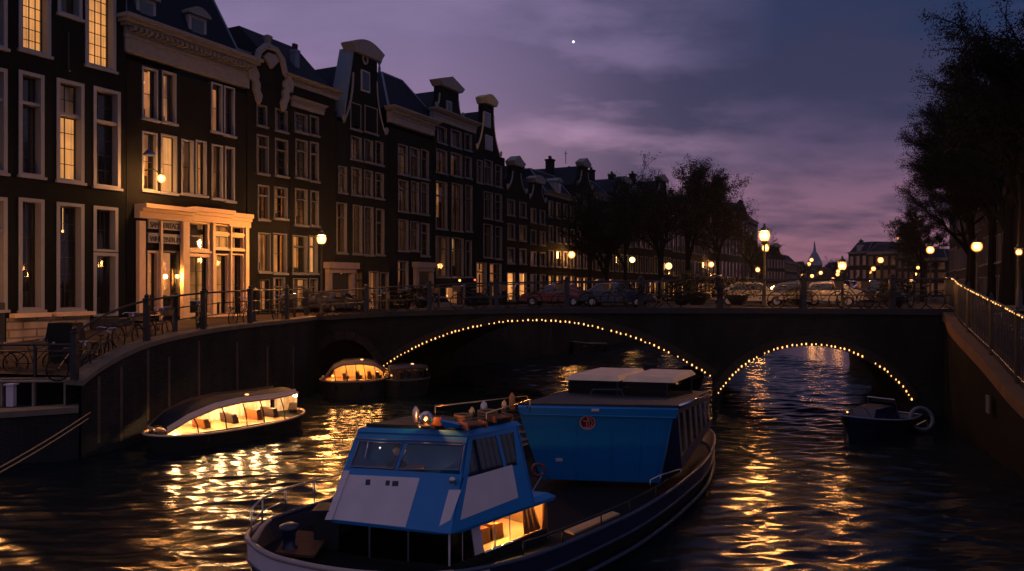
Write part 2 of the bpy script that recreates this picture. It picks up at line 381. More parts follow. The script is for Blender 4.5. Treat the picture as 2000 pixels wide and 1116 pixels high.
# ================================================================== QUAYS AND STREETS
LW = catmull([(-12.0, 21.4, 2.15), (-11.75, 22.1, 2.55), (-11.35, 23.5, 2.98), (-10.9, 25.5, 3.2), (-10.3, 28, 3.32), (-9.6, 31, 3.36), (-9.05, 34, 3.38), (-9.0, 35.5, 3.4)], 6)
def quay_wall(name, pts, label, thick=.6, cop_h=.22, cop_m=None, wall_m=None, zb=-1.0, side=1, stains=True):
    """pts: top line (x,y,z); water on the +side"""
    r = thing(name, (pts[0][0], pts[0][1], 0), label, 'quay wall')
    w = MB(); c = MB()
    nrm = []
    for i in range(len(pts)):
        a = pts[max(i - 1, 0)]; b = pts[min(i + 1, len(pts) - 1)]; d = Vector((b[0] - a[0], b[1] - a[1], 0)).normalized()
        nrm.append(Vector((d.y, -d.x, 0)) * side)
    for i in range(len(pts) - 1):
        a = Vector(pts[i]); b = Vector(pts[i + 1]); na, nb = nrm[i], nrm[i + 1]
        za = Vector((0, 0, cop_h))
        lo_a = Vector((a.x, a.y, zb)); lo_b = Vector((b.x, b.y, zb))
        w.quad(lo_a, lo_b, b - za, a - za)
        w.quad(lo_a - na * thick, lo_b - nb * thick, b - za - nb * thick, a - za - na * thick)
        oa, ob = a + na * .07, b + nb * .07
        ia, ib = a - na * thick, b - nb * thick
        c.add([oa - za, ob - za, ib - za, ia - za, oa, ob, ib, ia], [(0, 1, 2, 3), (4, 5, 6, 7), (0, 1, 5, 4), (2, 3, 7, 6), (0, 3, 7, 4), (1, 2, 6, 5)])
    w.build('masonry', wall_m or B_WALL, r); c.build('coping', cop_m or STONE, r)
    return r, nrm
lw, lwn = quay_wall('quay_wall', LW, 'tall curving brick wall rising to the left end of the bridge, pale coping on top', cop_h=.14)
# pale runs of lime on the masonry, built as thin strips slightly proud
def drip(parent, pts, nrm, i, z0, z1, w):
    a = Vector(pts[i]); d = Vector((pts[i + 1][0] - a.x, pts[i + 1][1] - a.y, 0)).normalized(); n = nrm[i]
    m = MB(); q = a + n * .012; q.z = 0
    m.slab([q - d * w / 2 + Vector((0, 0, z0)), q + d * w / 2 + Vector((0, 0, z0)), q + d * w / 2 + Vector((0, 0, z1)), q - d * w / 2 + Vector((0, 0, z1))], n, .02)
    m.build('stain_strip', mat('pale_stain', (.10, .075, .06), .85, var=.4, vscale=6), parent)
for i, z0, z1 in ((5, .3, 2.2), (9, .2, 2.4), (13, .6, 2.8), (16, .2, 2.5), (20, .4, 2.9), (25, .2, 2.7), (29, .5, 2.4), (33, .2, 2.2)):
    drip(lw, LW, lwn, i, z0, z1, .10)
# lower landing on the left and its wall
LL = [(-12.05, 21.35, 1.43), (-13.6, 20.5, 1.43), (-17, 18.7, 1.43), (-30, 12, 1.43)]
quay_wall('landing_wall', LL, 'low dark wall of the landing below the railings, under the mooring ropes', thick=.7, cop_h=.16, side=-1)
g_ = MB(); g_.poly([(-12.3, 21.9, 1.36), (-14.0, 21.0, 1.36), (-30.5, 12.5, 1.36), (-34, 22.6, 1.36), (-12.6, 22.6, 1.36)])
struct(g_.build('landing_paving', PAVE))
UL = [(-12.35, 22.3, 2.13), (-14.5, 22.1, 2.13), (-20, 22.0, 2.13), (-34, 22.0, 2.13)]
quay_wall('terrace_wall', UL, 'dark retaining wall between the low landing and the upper street', thick=.3, cop_h=.08, zb=1.2, side=-1, wall_m=B_BLACK)
# beyond the bridge
L2 = [(-6.2, 44.6, 3.1), (-2.6, 45.6, 2.9), (-.8, 47.5, 2.75), (5.7, 57.5, 2.6), (10.7, 67.4, 2.5), (27.8, 100, 2.5), (60, 160, 2.5), (75, 200, 2.5), (105, 300, 2.5)]
quay_wall('quay_wall', L2, 'far brick quay wall seen through the central arch, running away behind the bridge')
def z_edge(Y): return interp([(22, 2.05), (24, 2.85), (28, 3.2), (36, 3.35), (46, 3.2), (60, 2.75), (90, 2.5)], Y)
def z_fac(Y): return interp([(22, 2.4), (28, 2.8), (31.5, 3.25), (37, 3.4), (55, 3.35), (80, 2.9), (110, 2.5)], Y)
edge_pts = [(22.3, -12.4), (23.5, -11.5), (25.5, -11.1), (28, -10.5), (31, -9.8), (34, -9.3), (35.6, -9.1), (44.5, -6.5), (45.6, -3.0), (47.5, -1.2), (57.5, 5.3), (67.4, 10.3), (100, 27.4), (160, 59.6), (200, 74.6), (300, 104.6)]
st = MB()
for (ya, xa), (yb, xb) in zip(edge_pts, edge_pts[1:]):
    fa, fb = -31.5 + .5 * ya, -31.5 + .5 * yb
    fa -= .6; fb -= .6
    st.quad((xa, ya, z_edge(ya)), (xb, yb, z_edge(yb)), (fb, yb, z_fac(yb)), (fa, ya, z_fac(ya)))
    st.quad((fa, ya, z_fac(ya)), (fb, yb, z_fac(yb)), (-600, yb, z_fac(yb)), (-600, ya, z_fac(ya)))
st.quad((-12.4, 22.3, 2.05), (-20.95, 22.3, 2.4), (-600, 22.2, 2.4), (-600, 21, 2.1))
struct(st.build('quay_street', PAVE))
# right bank
RW = catmull([(16.2, 29.2, 3.95), (15.6, 27.6, 3.8), (14.7, 25.6, 3.45), (13.7, 22.3, 2.68), (12.62, 18.9, 1.9), (11.6, 15.5, 1.6), (10, 10, 1.5), (7, 0, 1.5), (4, -10, 1.5)], 6)
rw, rwn = quay_wall('quay_wall', RW, 'dark brick wall at the right edge under the rail of small lights, tan coping curving down', thick=.7, cop_h=.34, side=1,
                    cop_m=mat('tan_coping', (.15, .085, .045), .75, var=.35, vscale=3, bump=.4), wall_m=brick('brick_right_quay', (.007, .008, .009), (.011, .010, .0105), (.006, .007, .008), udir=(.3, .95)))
for i, z0, z1 in ((6, .2, 2.9),): drip(rw, RW, rwn, i, z0, z1, .06)
m = MB(); q = onplane(1932, 790, Vector((13.6, 22.3, 0)), Vector((-.957, .29, 0))); m.box(-.02, .02, -.16, .16, -.25, .25); m.X = None
pl = m.build('wall_plate', mat('plate_grey', (.10, .09, .09), .6), None, org=(0, 0, 0)); pl.location = (q.x - .03, q.y, q.z); pl.rotation_euler = (0, 0, -.29)
tag(pl, 'plain grey rectangular plate fixed on the right quay wall', 'plate')
rr_pts = [(-10, 4.5), (0, 7.5), (10, 10.4), (15.5, 12.0), (18.9, 13.1), (22.3, 14.2), (25.6, 15.2), (27.6, 16.1), (29.2, 16.6), (37.8, 19.2), (38.5, 21.5), (50, 27), (80, 42), (150, 77), (200, 96), (300, 126)]
def z_r(Y): return interp([(10, 1.5), (15.5, 1.55), (18.9, 1.85), (22.3, 2.6), (25.6, 3.35), (28, 3.85), (38, 3.8), (46, 3.4), (60, 2.9), (90, 2.6)], Y)
st = MB()
for (ya, xa), (yb, xb) in zip(rr_pts, rr_pts[1:]):
    st.quad((xa, ya, z_r(ya)), (xb, yb, z_r(yb)), (600, yb, z_r(yb)), (600, ya, z_r(ya)))
struct(st.build('quay_street', PAVE))
R2 = [(19.4, 38.0, 3.4), (21.3, 39.2, 3.3), (27, 50.2, 3.1), (42, 80, 2.7), (77, 150, 2.6), (96, 200, 2.6), (126, 300, 2.6)]
quay_wall('quay_wall', R2, 'dark brick quay wall on the right bank behind the bridge', side=-1)
fg = MB(); fg.quad((-600, 300, 2.55), (600, 300, 2.55), (2500, 2900, 2.55), (-2500, 2900, 2.55)); struct(fg.build('far_ground', ASPH))
fe = MB(); fe.quad((-600, 300, 2.55), (600, 300, 2.55), (600, 300, -.5), (-600, 300, -.5)); struct(fe.build('far_ground_edge', DSTONE))

# ================================================================== BRIDGE
BD = Vector((.9575, -.2882, 0)); BN = Vector((.2882, .9575, 0)); B0 = Vector((-9.6, 35.68, 0)); BL_ = 27.0; BW = 8.8
def bpt(u, v, z): p = B0 + BD * u + BN * v; return Vector((p.x, p.y, z))
def bu(x):   # photo column -> distance along the bridge front
    k = (x - 1000) / F; return (k * B0.y - B0.x) / (BD.x - k * BD.y)
def deck_z(u): return interp([(0, 3.36), (4, 3.62), (8, 3.78), (12, 3.86), (20, 3.93), (27, 3.95)], u)
ARCH = [(bu(612), bu(738), .9, 2.35), (bu(752), bu(1391), 1.1, 3.27), (bu(1406), bu(1777), .5, 2.5)]
def arch_z(u):
    for a, b, zs, zc in ARCH:
        if a < u < b:
            c = (a + b) / 2; h = (b - a) / 2; rise = zc - zs; Rr = (h * h + rise * rise) / (2 * rise)
            return zc - Rr + math.sqrt(max(Rr * Rr - (u - c) ** 2, 0))
    return None
bridge = thing('arched_bridge', bpt(13, 0, 0), 'brick canal bridge with three arches, the two larger ones outlined in fairy lights', 'bridge')
us = sorted(set([i * BL_ / 180 for i in range(181)] + [a for q in ARCH for a in q[:2]] + [a + 1e-3 for q in ARCH for a in q[:2]] + [a - 1e-3 for q in ARCH for a in q[:2]]))
m = MB(); ring = MB()
for a, c in zip(us, us[1:]):
    mid = (a + c) / 2; inside = arch_z(mid) is not None
    za = (arch_z(a) if arch_z(a) is not None else (arch_z(mid) if inside else -1)) if inside else -1.0
    zc = (arch_z(c) if arch_z(c) is not None else (arch_z(mid) if inside else -1)) if inside else -1.0
    ta, tc_ = deck_z(a) - .22, deck_z(c) - .22
    for v in (0, BW): m.quad(bpt(a, v, za), bpt(c, v, zc), bpt(c, v, tc_), bpt(a, v, ta))
    if inside: m.quad(bpt(a, 0, za), bpt(c, 0, zc), bpt(c, BW, zc), bpt(a, BW, za))
for a, c, zs, zc in ARCH:
    for u in (a, c): m.quad(bpt(u, 0, -1), bpt(u, BW, -1), bpt(u, BW, zs), bpt(u, 0, zs))
m.build('masonry', B_BRIDGE, bridge)
def arch_pts(k, n, off=0., v=-.03):
    a, c, zs, zc = ARCH[k]; h = (c - a) / 2; mid = (a + c) / 2; rise = zc - zs; Rr = (h * h + rise * rise) / (2 * rise); th = math.asin(min(1, h / Rr))
    if rise > h: th = math.pi - th
    return [bpt(mid + (Rr + off) * math.sin(-th + 2 * th * i / n), v, zc - Rr + (Rr + off) * math.cos(-th + 2 * th * i / n)) for i in range(n + 1)]
for k in range(3):
    ring = MB(); n = (10, 60, 36)[k]
    i0 = arch_pts(k, n, 0.0, -.035); o0 = arch_pts(k, n, .38, -.035)
    for i in range(n):
        q = [i0[i] * .97 + i0[i + 1] * .03, i0[i + 1] * .97 + i0[i] * .03, o0[i + 1] * .97 + o0[i] * .03, o0[i] * .97 + o0[i + 1] * .03]
        ring.slab(q, -BN, .08)
    ring.build('arch_ring', mat('voussoir_brick', (.03, .026, .024), .85, var=.4, vscale=4, bump=.4), bridge)
dk = MB(); cps = [MB(), MB()]
for i in range(60):
    a, c = i * BL_ / 60, (i + 1) * BL_ / 60; za, zc = deck_z(a), deck_z(c)
    for m, (v0, v1) in zip(cps, ((-.16, .35), (BW - .35, BW + .16))):
        m.add([bpt(a, v0, za - .22), bpt(c, v0, zc - .22), bpt(c, v1, zc - .22), bpt(a, v1, za - .22), bpt(a, v0, za), bpt(c, v0, zc), bpt(c, v1, zc), bpt(a, v1, za)],
              [(3, 2, 1, 0), (4, 5, 6, 7), (0, 1, 5, 4), (2, 3, 7, 6)])
    dk.quad(bpt(a, .35, za - .05), bpt(c, .35, zc - .05), bpt(c, BW - .35, zc - .05), bpt(a, BW - .35, za - .05))
[m.build('coping', DSTONE, bridge) for m in cps]; dk.build('deck', ASPH, bridge)
# aprons that join the deck to the streets at both ends
ap = MB(); ap.poly([bpt(0, -.1, 3.33), bpt(0, BW, 3.33), (-9.5, 46, 3.3), (-14, 40, 3.34), (-11, 34.5, 3.32)]); struct(ap.build('bridge_apron', ASPH))
ap = MB(); ap.poly([bpt(27, -.3, 3.9), bpt(27, BW + .3, 3.9), (22, 38, 3.86), (30, 34, 3.86), (24, 26, 3.86), (16.8, 28.2, 3.9)]); struct(ap.build('bridge_apron', ASPH))

# ---- railings
def railing(name, pts, label, h=1.15, step=2.6, r=.028, mids=(.5,), pw=.11, balusters=0, ph=None, cap=True):
    rt = thing(name, pts[0], label, 'railing', 'railings of the bridge and quays'); pts = [Vector(p) for p in pts]
    hh = (lambda i: h) if not callable(h) else h
    top = MB(); top.tube([p + Vector((0, 0, hh(i))) for i, p in enumerate(pts)], r * 1.3, 6); top.build('top_rail', IRON, rt)
    for k in mids:
        mm = MB(); mm.tube([p + Vector((0, 0, hh(i) * k)) for i, p in enumerate(pts)], r * .75, 5); mm.build('middle_rail', IRON, rt)
    acc = 0; nxt = 0; pos = []
    for i, (a, c) in enumerate(zip(pts, pts[1:])):
        L = (c - a).length
        while nxt <= acc + L: f = (nxt - acc) / L; pos.append((a.lerp(c, f), hh(i) * (1 - f) + hh(i + 1) * f)); nxt += step
        acc += L
    for p, hp in pos:
        q = MB(); q.box(p.x - pw / 2, p.x + pw / 2, p.y - pw / 2, p.y + pw / 2, p.z - .02, p.z + hp + .02)
        if cap: q.lathe([(pw * .75, 0), (pw * .8, .05), (pw * .35, .08), (pw * .5, .13), (pw * .1, .2)], (p.x, p.y, p.z + hp + .02), 8)
        q.build('post', IRON, rt)
    if balusters:
        q = MB(); acc = 0; nxt = .1
        for i, (a, c) in enumerate(zip(pts, pts[1:])):
            L = (c - a).length
            while nxt <= acc + L:
                f = (nxt - acc) / L; p = a.lerp(c, f); hp = hh(i) * (1 - f) + hh(i + 1) * f
                q.bar(p + Vector((0, 0, .03)), p + Vector((0, 0, hp)), .022); nxt += balusters
            acc += L
        q.build('balusters', IRON, rt)
    return rt
railing('bridge_railing', [bpt(i * 27 / 27, .1, deck_z(i * 27 / 27)) for i in range(28)], 'black iron railing along the near edge of the bridge, in front of the parked bicycles', 1.1, 3.1, mids=(.45,), pw=.2)
railing('bridge_railing', [bpt(i * 27 / 27, BW - .1, deck_z(i * 27 / 27)) for i in range(28)], 'black iron railing on the far edge of the bridge, behind the parked cars', 1.1, 3.1, mids=(.45,), pw=.16)
railing('quay_railing', [Vector(p) + Vector((-.25, 0, 0)) for p in LW[1:-1]], 'iron handrail climbing the curving wall at the left end of the bridge', 1.25, 2.9, mids=(.36, .68), pw=.16)
railing('quay_railing', [(-12.7, 22.35, 2.13), (-15, 22.25, 2.13), (-22, 22.2, 2.13)], 'low iron rail in front of the pale plinth at the left edge', .95, 1.15, mids=(.8,), pw=.07, cap=False)
RI = [i for i in range(len(RW)) if RW[i].y > 8]
def rail_h(i): Y = RW[RI[i]].y; return interp([(8, 2.1), (15.5, 2.1), (18.9, 2.03), (22.3, 1.66), (25.6, 1.36), (29.2, 1.15)], Y)
RP = [RW[i] + Vector((.3, 0, 0)) for i in RI]
railing('quay_railing', RP, 'tall black spiked fence at the right edge carrying a line of small lights', rail_h, 2.4, mids=(.12,), pw=.09, balusters=.16)
# ---- fairy lights
bm_ = MB(); bm_.ball((0, 0, 0), .026, 8, 5, (1, 1, 1.5)); bulb0 = bm_.build('bulb', BULB)
def string_lights(name, pts, label, spacing, jitter=.02, sc=1.0):
    rt = thing(name, pts[0], label, 'fairy lights', 'strings of fairy lights'); pts = [Vector(p) for p in pts]
    w = MB(); w.tube(pts, .008, 4); w.build('wire', RUBBER, rt)
    acc = 0; nxt = spacing * .5; n = 0
    for a, c in zip(pts, pts[1:]):
        L = (c - a).length
        while nxt <= acc + L and n < 100:
            p = a.lerp(c, (nxt - acc) / L)
            if random.random() < .04: nxt += spacing; n += 1; continue
            o = bulb0.copy(); scene.collection.objects.link(o); o.parent = rt
            o.location = p - Vector(rt.location) + Vector((random.uniform(-1, 1) * jitter, -.03, random.uniform(-1, 1) * jitter - .03))
            s = sc * random.uniform(.75, 1.25); o.scale = (s, s, s)
            nxt += spacing * random.uniform(.85, 1.15); n += 1
        acc += L
    return rt
string_lights('string_lights', arch_pts(1, 60, .10, -.14), 'string of warm bulbs following the wide central arch', .205)
string_lights('string_lights', arch_pts(2, 40, .10, -.14), 'string of warm bulbs around the right-hand arch of the bridge', .175)
string_lights('string_lights', [p + Vector((-.06, -.02, rail_h(i) + .01)) for i, p in enumerate(RP)][:len(RP) - 8], 'line of small bulbs along the top of the fence at the right edge', .22, .01, .62)
bpy.data.objects.remove(bulb0)
# ================================================================== HOUSES
class Fr:   # a facade frame: u along the facade, d outwards, z up
    def __init__(s, O, U, N): s.O = Vector((*O, 0)); s.U = Vector((*U, 0)).normalized(); s.N = Vector((*N, 0)).normalized()
    def p(s, u, d, z): return s.O + s.U * u + s.N * d + Vector((0, 0, z))
    def inv(s, x, y):   # photo point -> (u, z) on the facade plane
        q = onplane(x, y, s.O, s.N) - s.O; return q.dot(s.U), q.z
FL_ = Fr((-31.5 + 13.5, 27), (.5, 1), (1, -.5))
def fbox(m, f, u0, u1, d0, d1, z0, z1):
    return m.hexa([f.p(u0, d0, z0), f.p(u1, d0, z0), f.p(u1, d1, z0), f.p(u0, d1, z0)], [f.p(u0, d0, z1), f.p(u1, d0, z1), f.p(u1, d1, z1), f.p(u0, d1, z1)])
def fprism(m, f, pts, d0, d1):
    k = len(pts); a = [f.p(u, d0, z) for u, z in pts]; c = [f.p(u, d1, z) for u, z in pts]
    return m.add(a + c, [tuple(range(k - 1, -1, -1)), tuple(range(k, 2 * k))] + [(i, (i + 1) % k, k + (i + 1) % k, k + i) for i in range(k)])
def wall_holes(f, u0, u1, z0, z1, holes, depth=.3, back=0.0):
    m = MB(); us = sorted({u0, u1} | {h[i] for h in holes for i in (0, 1)}); zs = sorted({z0, z1} | {h[i] for h in holes for i in (2, 3)})
    us = [u for u in us if u0 <= u <= u1]; zs = [z for z in zs if z0 <= z <= z1]
    for a, b in zip(us, us[1:]):
        for c, d in zip(zs, zs[1:]):
            if any(h[0] - 1e-6 <= a and b <= h[1] + 1e-6 and h[2] - 1e-6 <= c and d <= h[3] + 1e-6 for h in holes): continue
            m.quad(f.p(a, 0, c), f.p(b, 0, c), f.p(b, 0, d), f.p(a, 0, d))
    for a, b, c, d in holes:
        m.quad(f.p(a, 0, c), f.p(a, -depth, c), f.p(a, -depth, d), f.p(a, 0, d)); m.quad(f.p(b, 0, c), f.p(b, -depth, c), f.p(b, -depth, d), f.p(b, 0, d))
        m.quad(f.p(a, 0, d), f.p(b, 0, d), f.p(b, -depth, d), f.p(a, -depth, d)); m.quad(f.p(a, 0, c), f.p(b, 0, c), f.p(b, -depth, c), f.p(a, -depth, c))
    return m
def window(rt, f, u0, u1, z0, z1, kind='k', depth=.28, bars=(2, 3), trans=.68, fw=.11, sill=True, simple=False, wood=None, split=None):
    """a Dutch sash window: white box frame, dark sashes, glass, and the room or drapes behind"""
    w = u1 - u0; wood = wood or WHITE
    fw = min(fw, w * .16)
    m = MB()
    for a, b in ((u0, u0 + fw), (u1 - fw, u1)): fbox(m, f, a, b, -depth, .035, z0, z1)
    fbox(m, f, u0 + fw, u1 - fw, -depth, .035, z1 - fw, z1); fbox(m, f, u0 + fw, u1 - fw, -depth, .03, z0, z0 + fw * .7)
    zt = z0 + (z1 - z0) * trans
    if trans < 1 and not simple: fbox(m, f, u0 + fw, u1 - fw, -depth + .02, -.02, zt - fw * .45, zt + fw * .45)
    if sill: fbox(m, f, u0 - .05, u1 + .05, .002, .12, z0 - .10, z0 - .002)
    fr = m.build('window', wood, rt)
    if not simple:
        m = MB(); s = .035; a0, a1 = u0 + fw, u1 - fw; nb, nz = bars
        for seg0, seg1 in ((z0 + fw * .7, zt - fw * .45), (zt + fw * .45, z1 - fw)) if trans < 1 else ((z0 + fw * .7, z1 - fw),):
            for a, b in ((a0, a0 + s), (a1 - s, a1)): fbox(m, f, a, b, -depth - .03, -depth + .03, seg0, seg1)
            for a, b in ((seg0, seg0 + s), (seg1 - s, seg1)): fbox(m, f, a0 + s, a1 - s, -depth - .03, -depth + .03, a, b)
            for i in range(1, nb): u = a0 + (a1 - a0) * i / nb; fbox(m, f, u - .012, u + .012, -depth - .02, -depth + .02, seg0 + s, seg1 - s)
            k = max(1, round(nz * (seg1 - seg0) / (z1 - z0)))
            for i in range(1, k): z = seg0 + (seg1 - seg0) * i / k; fbox(m, f, a0 + s, a1 - s, -depth - .018, -depth + .018, z - .012, z + .012)
        m.build('sash', SASH, fr)
    m = MB(); m.quad(*(f.p(u, -depth - (0 if not simple else -.03), z) for u, z in ((u0 + fw, z0 + fw * .7), (u1 - fw, z0 + fw * .7), (u1 - fw, z1 - fw), (u0 + fw, z1 - fw))))
    m.build('pane', GLASS, fr)
    dd = depth + (.14 if kind == 'B' else .55)
    if simple: dd = depth + .2
    ks = [(z0, z1, kind)]
    if split: ks = [(z0, z0 + (z1 - z0) * split[0], kind), (z0 + (z1 - z0) * split[0], z1, split[1])]
    for a, b, kd in ks:
        m = MB()
        if kd == 'B' and not simple:   # hanging drape with real folds
            n = max(10, int(w * 18)); pr = f.p
            for i in range(n):
                ua, ub = u0 + w * i / n, u0 + w * (i + 1) / n; da = -dd + .03 * math.sin(i * 1.9 + u0); db = -dd + .03 * math.sin((i + 1) * 1.9 + u0)
                m.quad(pr(ua, da, a), pr(ub, db, a), pr(ub, db, b), pr(ua, da, b))
            m.build('curtain', KIND[kd], fr, smooth=True)
        else:
            o_ = .12
            m.quad(f.p(u0 - o_, -dd, a), f.p(u1 + o_, -dd, a), f.p(u1 + o_, -dd, b), f.p(u0 - o_, -dd, b))
            m.build('room', KIND[kd], fr)
    if not simple and kind in 'WOAd' and (z1 - z0) > 1.2:
        rn = random.Random(int(u0 * 97 + z0 * 31)); hw_ = w * rn.uniform(.12, .24)
        for s_ in (0, 1):    # drapes drawn back to the sides
            if rn.random() < .2: continue
            m = MB(); n = 5; a = u0 + .02 if s_ == 0 else u1 - .02 - hw_
            for i in range(n):
                ua, ub = a + hw_ * i / n, a + hw_ * (i + 1) / n; d0_ = depth + .08 + .03 * (i % 2); d1_ = depth + .08 + .03 * ((i + 1) % 2)
                m.quad(f.p(ua, -d0_, z0), f.p(ub, -d1_, z0), f.p(ub, -d1_, z1), f.p(ua, -d0_, z1))
            m.build('curtain', DRAPE, fr)
        if rn.random() < .7 and kind != 'd' or rn.random() < .25:
            c = f.p(u0 + w * rn.uniform(.3, .7), -depth - .3, z0 + (z1 - z0) * rn.uniform(.5, .8)); m = MB(); m.ball(c, .055, 8, 6); m.tube([c, Vector((c.x, c.y, f.p(0, 0, z1).z))], .006, 4); m.build('room_lamp', BULB, fr)
        m = MB(); q_ = u0 + w * rn.uniform(.15, .5); fbox(m, f, q_, q_ + w * .35, -depth - .45, -depth - .25, z0, z0 + (z1 - z0) * rn.uniform(.12, .3)); m.build('furniture', LEATHER, fr)
    return fr
def cornice(rt, f, u0, u1, z0, z1, m_=None, proj=.45, brackets=0, name='cornice'):
    """stepped moulding: frieze board and crown"""
    h = z1 - z0; m = MB()
    for a, b, p in ((0, .42, .10), (.42, .5, .16), (.5, .72, .12), (.72, .8, proj * .55), (.8, .9, proj * .8), (.9, 1., proj)):
        fbox(m, f, u0 - p * .6, u1 + p * .6, -.25, p, z0 + h * a, z0 + h * b)
    c = m.build(name, m_ or TRIM, rt)
    if brackets:
        n = MB(); step = (u1 - u0) / brackets
        for i in range(brackets): u = u0 + step * (i + .5); fbox(n, f, u - .05, u + .05, .12, proj * .7, z0 + h * .6, z0 + h * .72)
        n.build('brackets', m_ or TRIM, c)
    return c
def shell(rt, f, u0, u1, z0, z1, d=11, mt=B_BLACK):
    m = MB()
    m.quad(f.p(u0, 0, z0), f.p(u0, -d, z0), f.p(u0, -d, z1), f.p(u0, 0, z1)); m.quad(f.p(u1, 0, z0), f.p(u1, -d, z0), f.p(u1, -d, z1), f.p(u1, 0, z1))
    m.quad(f.p(u0, -d, z0), f.p(u1, -d, z0), f.p(u1, -d, z1), f.p(u0, -d, z1)); m.quad(f.p(u0, -.9, z0), f.p(u1, -.9, z0), f.p(u1, -.9, z1), f.p(u0, -.9, z1))
    m.quad(f.p(u0, 0, z1), f.p(u1, 0, z1), f.p(u1, -d, z1), f.p(u0, -d, z1))
    return m.build('side_wall', mt, rt)
def saddle(rt, f, u0, u1, z0, zr, d0=-.3, d1=-11, m_=None, ur=None):
    """ridge perpendicular to the facade"""
    ur = (u0 + u1) / 2 if ur is None else ur; m = MB()
    fprism(m, f, [(u0, z0), (u1, z0), (ur, zr)], d0, d1); return m.build('roof', m_ or SLATE, rt)
def hip(rt, f, u0, u1, z0, zr, run=2.2, side=1.2, d1=-10.5, m_=None):
    m = MB(); a = [f.p(u0, -.2, z0), f.p(u1, -.2, z0), f.p(u1, d1, z0), f.p(u0, d1, z0)]; b = [f.p(u0 + side, -run, zr), f.p(u1 - side, -run, zr), f.p(u1 - side, d1 + run, zr), f.p(u0 + side, d1 + run, zr)]
    m.hexa(a, b); rf = m.build('roof', m_ or SLATE, rt)
    q = MB()
    for i in range(4): q.tube([a[i], b[i]], .07, 6); q.tube([b[i], b[(i + 1) % 4]], .07, 6)
    q.build('ridge_flashing', LEAD, rf); return rf
def chimney(rt, f, u, d, z0, z1, w=.7, m_=None):
    m = MB(); fbox(m, f, u - w / 2, u + w / 2, d - w / 2, d + w / 2, z0, z1); fbox(m, f, u - w * .6, u + w * .6, d - w * .6, d + w * .6, z1, z1 + .15)
    o = m.build('chimney', m_ or B_BROWN, rt)
    q = MB()
    for k in (-.2, .2): q.lathe([(.1, 0), (.12, .3), (.09, .35)], f.p(u + k * w, d, z1 + .15), 8)
    q.build('chimney_pot', TILE, o)
def neck_gable(rt, f, uc, z0, zn, zt, wb, wn, m_, cap='arch', capm=None, vol=True, thick=.5):
    """raised neck gable with shoulders, cap stone and side scrolls"""
    pts = []; k = 8
    for i in range(k + 1):
        t_ = i / k; w = wb + (wn - wb) * (1 - (1 - t_) ** 2.2); pts.append((uc + w / 2, z0 + (zn - z0) * t_))
    pts += [(uc + wn / 2, zt), (uc - wn / 2, zt)] + [(2 * uc - u, z) for u, z in reversed(pts)]
    m = MB(); fprism(m, f, pts, -thick, 0); g = m.build('gable', m_, rt)
    m = MB(); wc = wn * 1.35; h = (zt - zn) * .12 + .35
    if cap == 'arch':
        top = [(uc - wc / 2 + wc * i / 10, zt + h * .45 + math.sin(math.pi * i / 10) * h * .8) for i in range(11)]
        fprism(m, f, [(uc - wn * .52, zt - h * .5), (uc + wn * .52, zt - h * .5), (uc + wc / 2, zt + h * .35)] + top[::-1] + [(uc - wc / 2, zt + h * .35)], -thick - .1, .28)
    elif cap == 'tri':
        fprism(m, f, [(uc - wn * .52, zt - h * .5), (uc + wn * .52, zt - h * .5), (uc + wc / 2, zt + h * .3), (uc, zt + h * 1.5), (uc - wc / 2, zt + h * .3)], -thick - .1, .28)
    else:
        fprism(m, f, [(uc - wn * .52, zt - h * .5), (uc + wn * .52, zt - h * .5), (uc + wc / 2, zt + h * .4), (uc + wc / 2, zt + h * .75), (uc - wc / 2, zt + h * .75), (uc - wc / 2, zt + h * .4)], -thick - .1, .3)
    m.build('cap_stone', capm or TRIM, g)
    if vol:
        for s in (-1, 1):
            m = MB()
            cu = uc + s * (wb / 2 + .02); m.tube([f.p(cu + s * .12 * math.cos(a_) * (1 - a_ / 14), .05, z0 + .25 + .16 * math.sin(a_)) for a_ in [j * .6 for j in range(12)]], .07, 6)
            m.tube([f.p(uc + s * (wb + (wn - wb) * (1 - (1 - i / 8) ** 2.2)) / 2, -.02, z0 + (zn - z0) * i / 8) for i in range(9)], .07, 6)
            m.build('scroll', capm or TRIM, g)
    return g
def rects(f, lst):
    out = []
    for w in lst:
        x0, y0, x1, y1 = w[:4]; u0, _ = f.inv(x0, y0); u1, _ = f.inv(x1, y0)
        xm = (x0 + x1) / 2; _, zt = f.inv(xm, y0); _, zb = f.inv(xm, y1); out.append((u0, u1, zb, zt))
    return out
def house(name, label, f, x0, x1, ytop, brickm, wins, group='gabled canal houses on the left bank', z0=1.6, **kw):
    u0, _ = f.inv(x0, 500); u1, _ = f.inv(x1, 500); _, zt = f.inv((x0 + x1) / 2, ytop)
    rt = thing(name, f.p((u0 + u1) / 2, 0, z0), label, 'house', group)
    rc = rects(f, wins); wall_holes(f, u0, u1, z0, zt, rc).build('wall', brickm, rt)
    for w, r in zip(wins, rc):
        k = w[4] if len(w) > 4 else 'k'; o = dict(w[5]) if len(w) > 5 else {}
        o = {**kw, **o}
        window(rt, f, *r, kind=k, **o)
    shell(rt, f, u0, u1, z0, zt, mt=brickm)
    return rt, u0, u1, zt
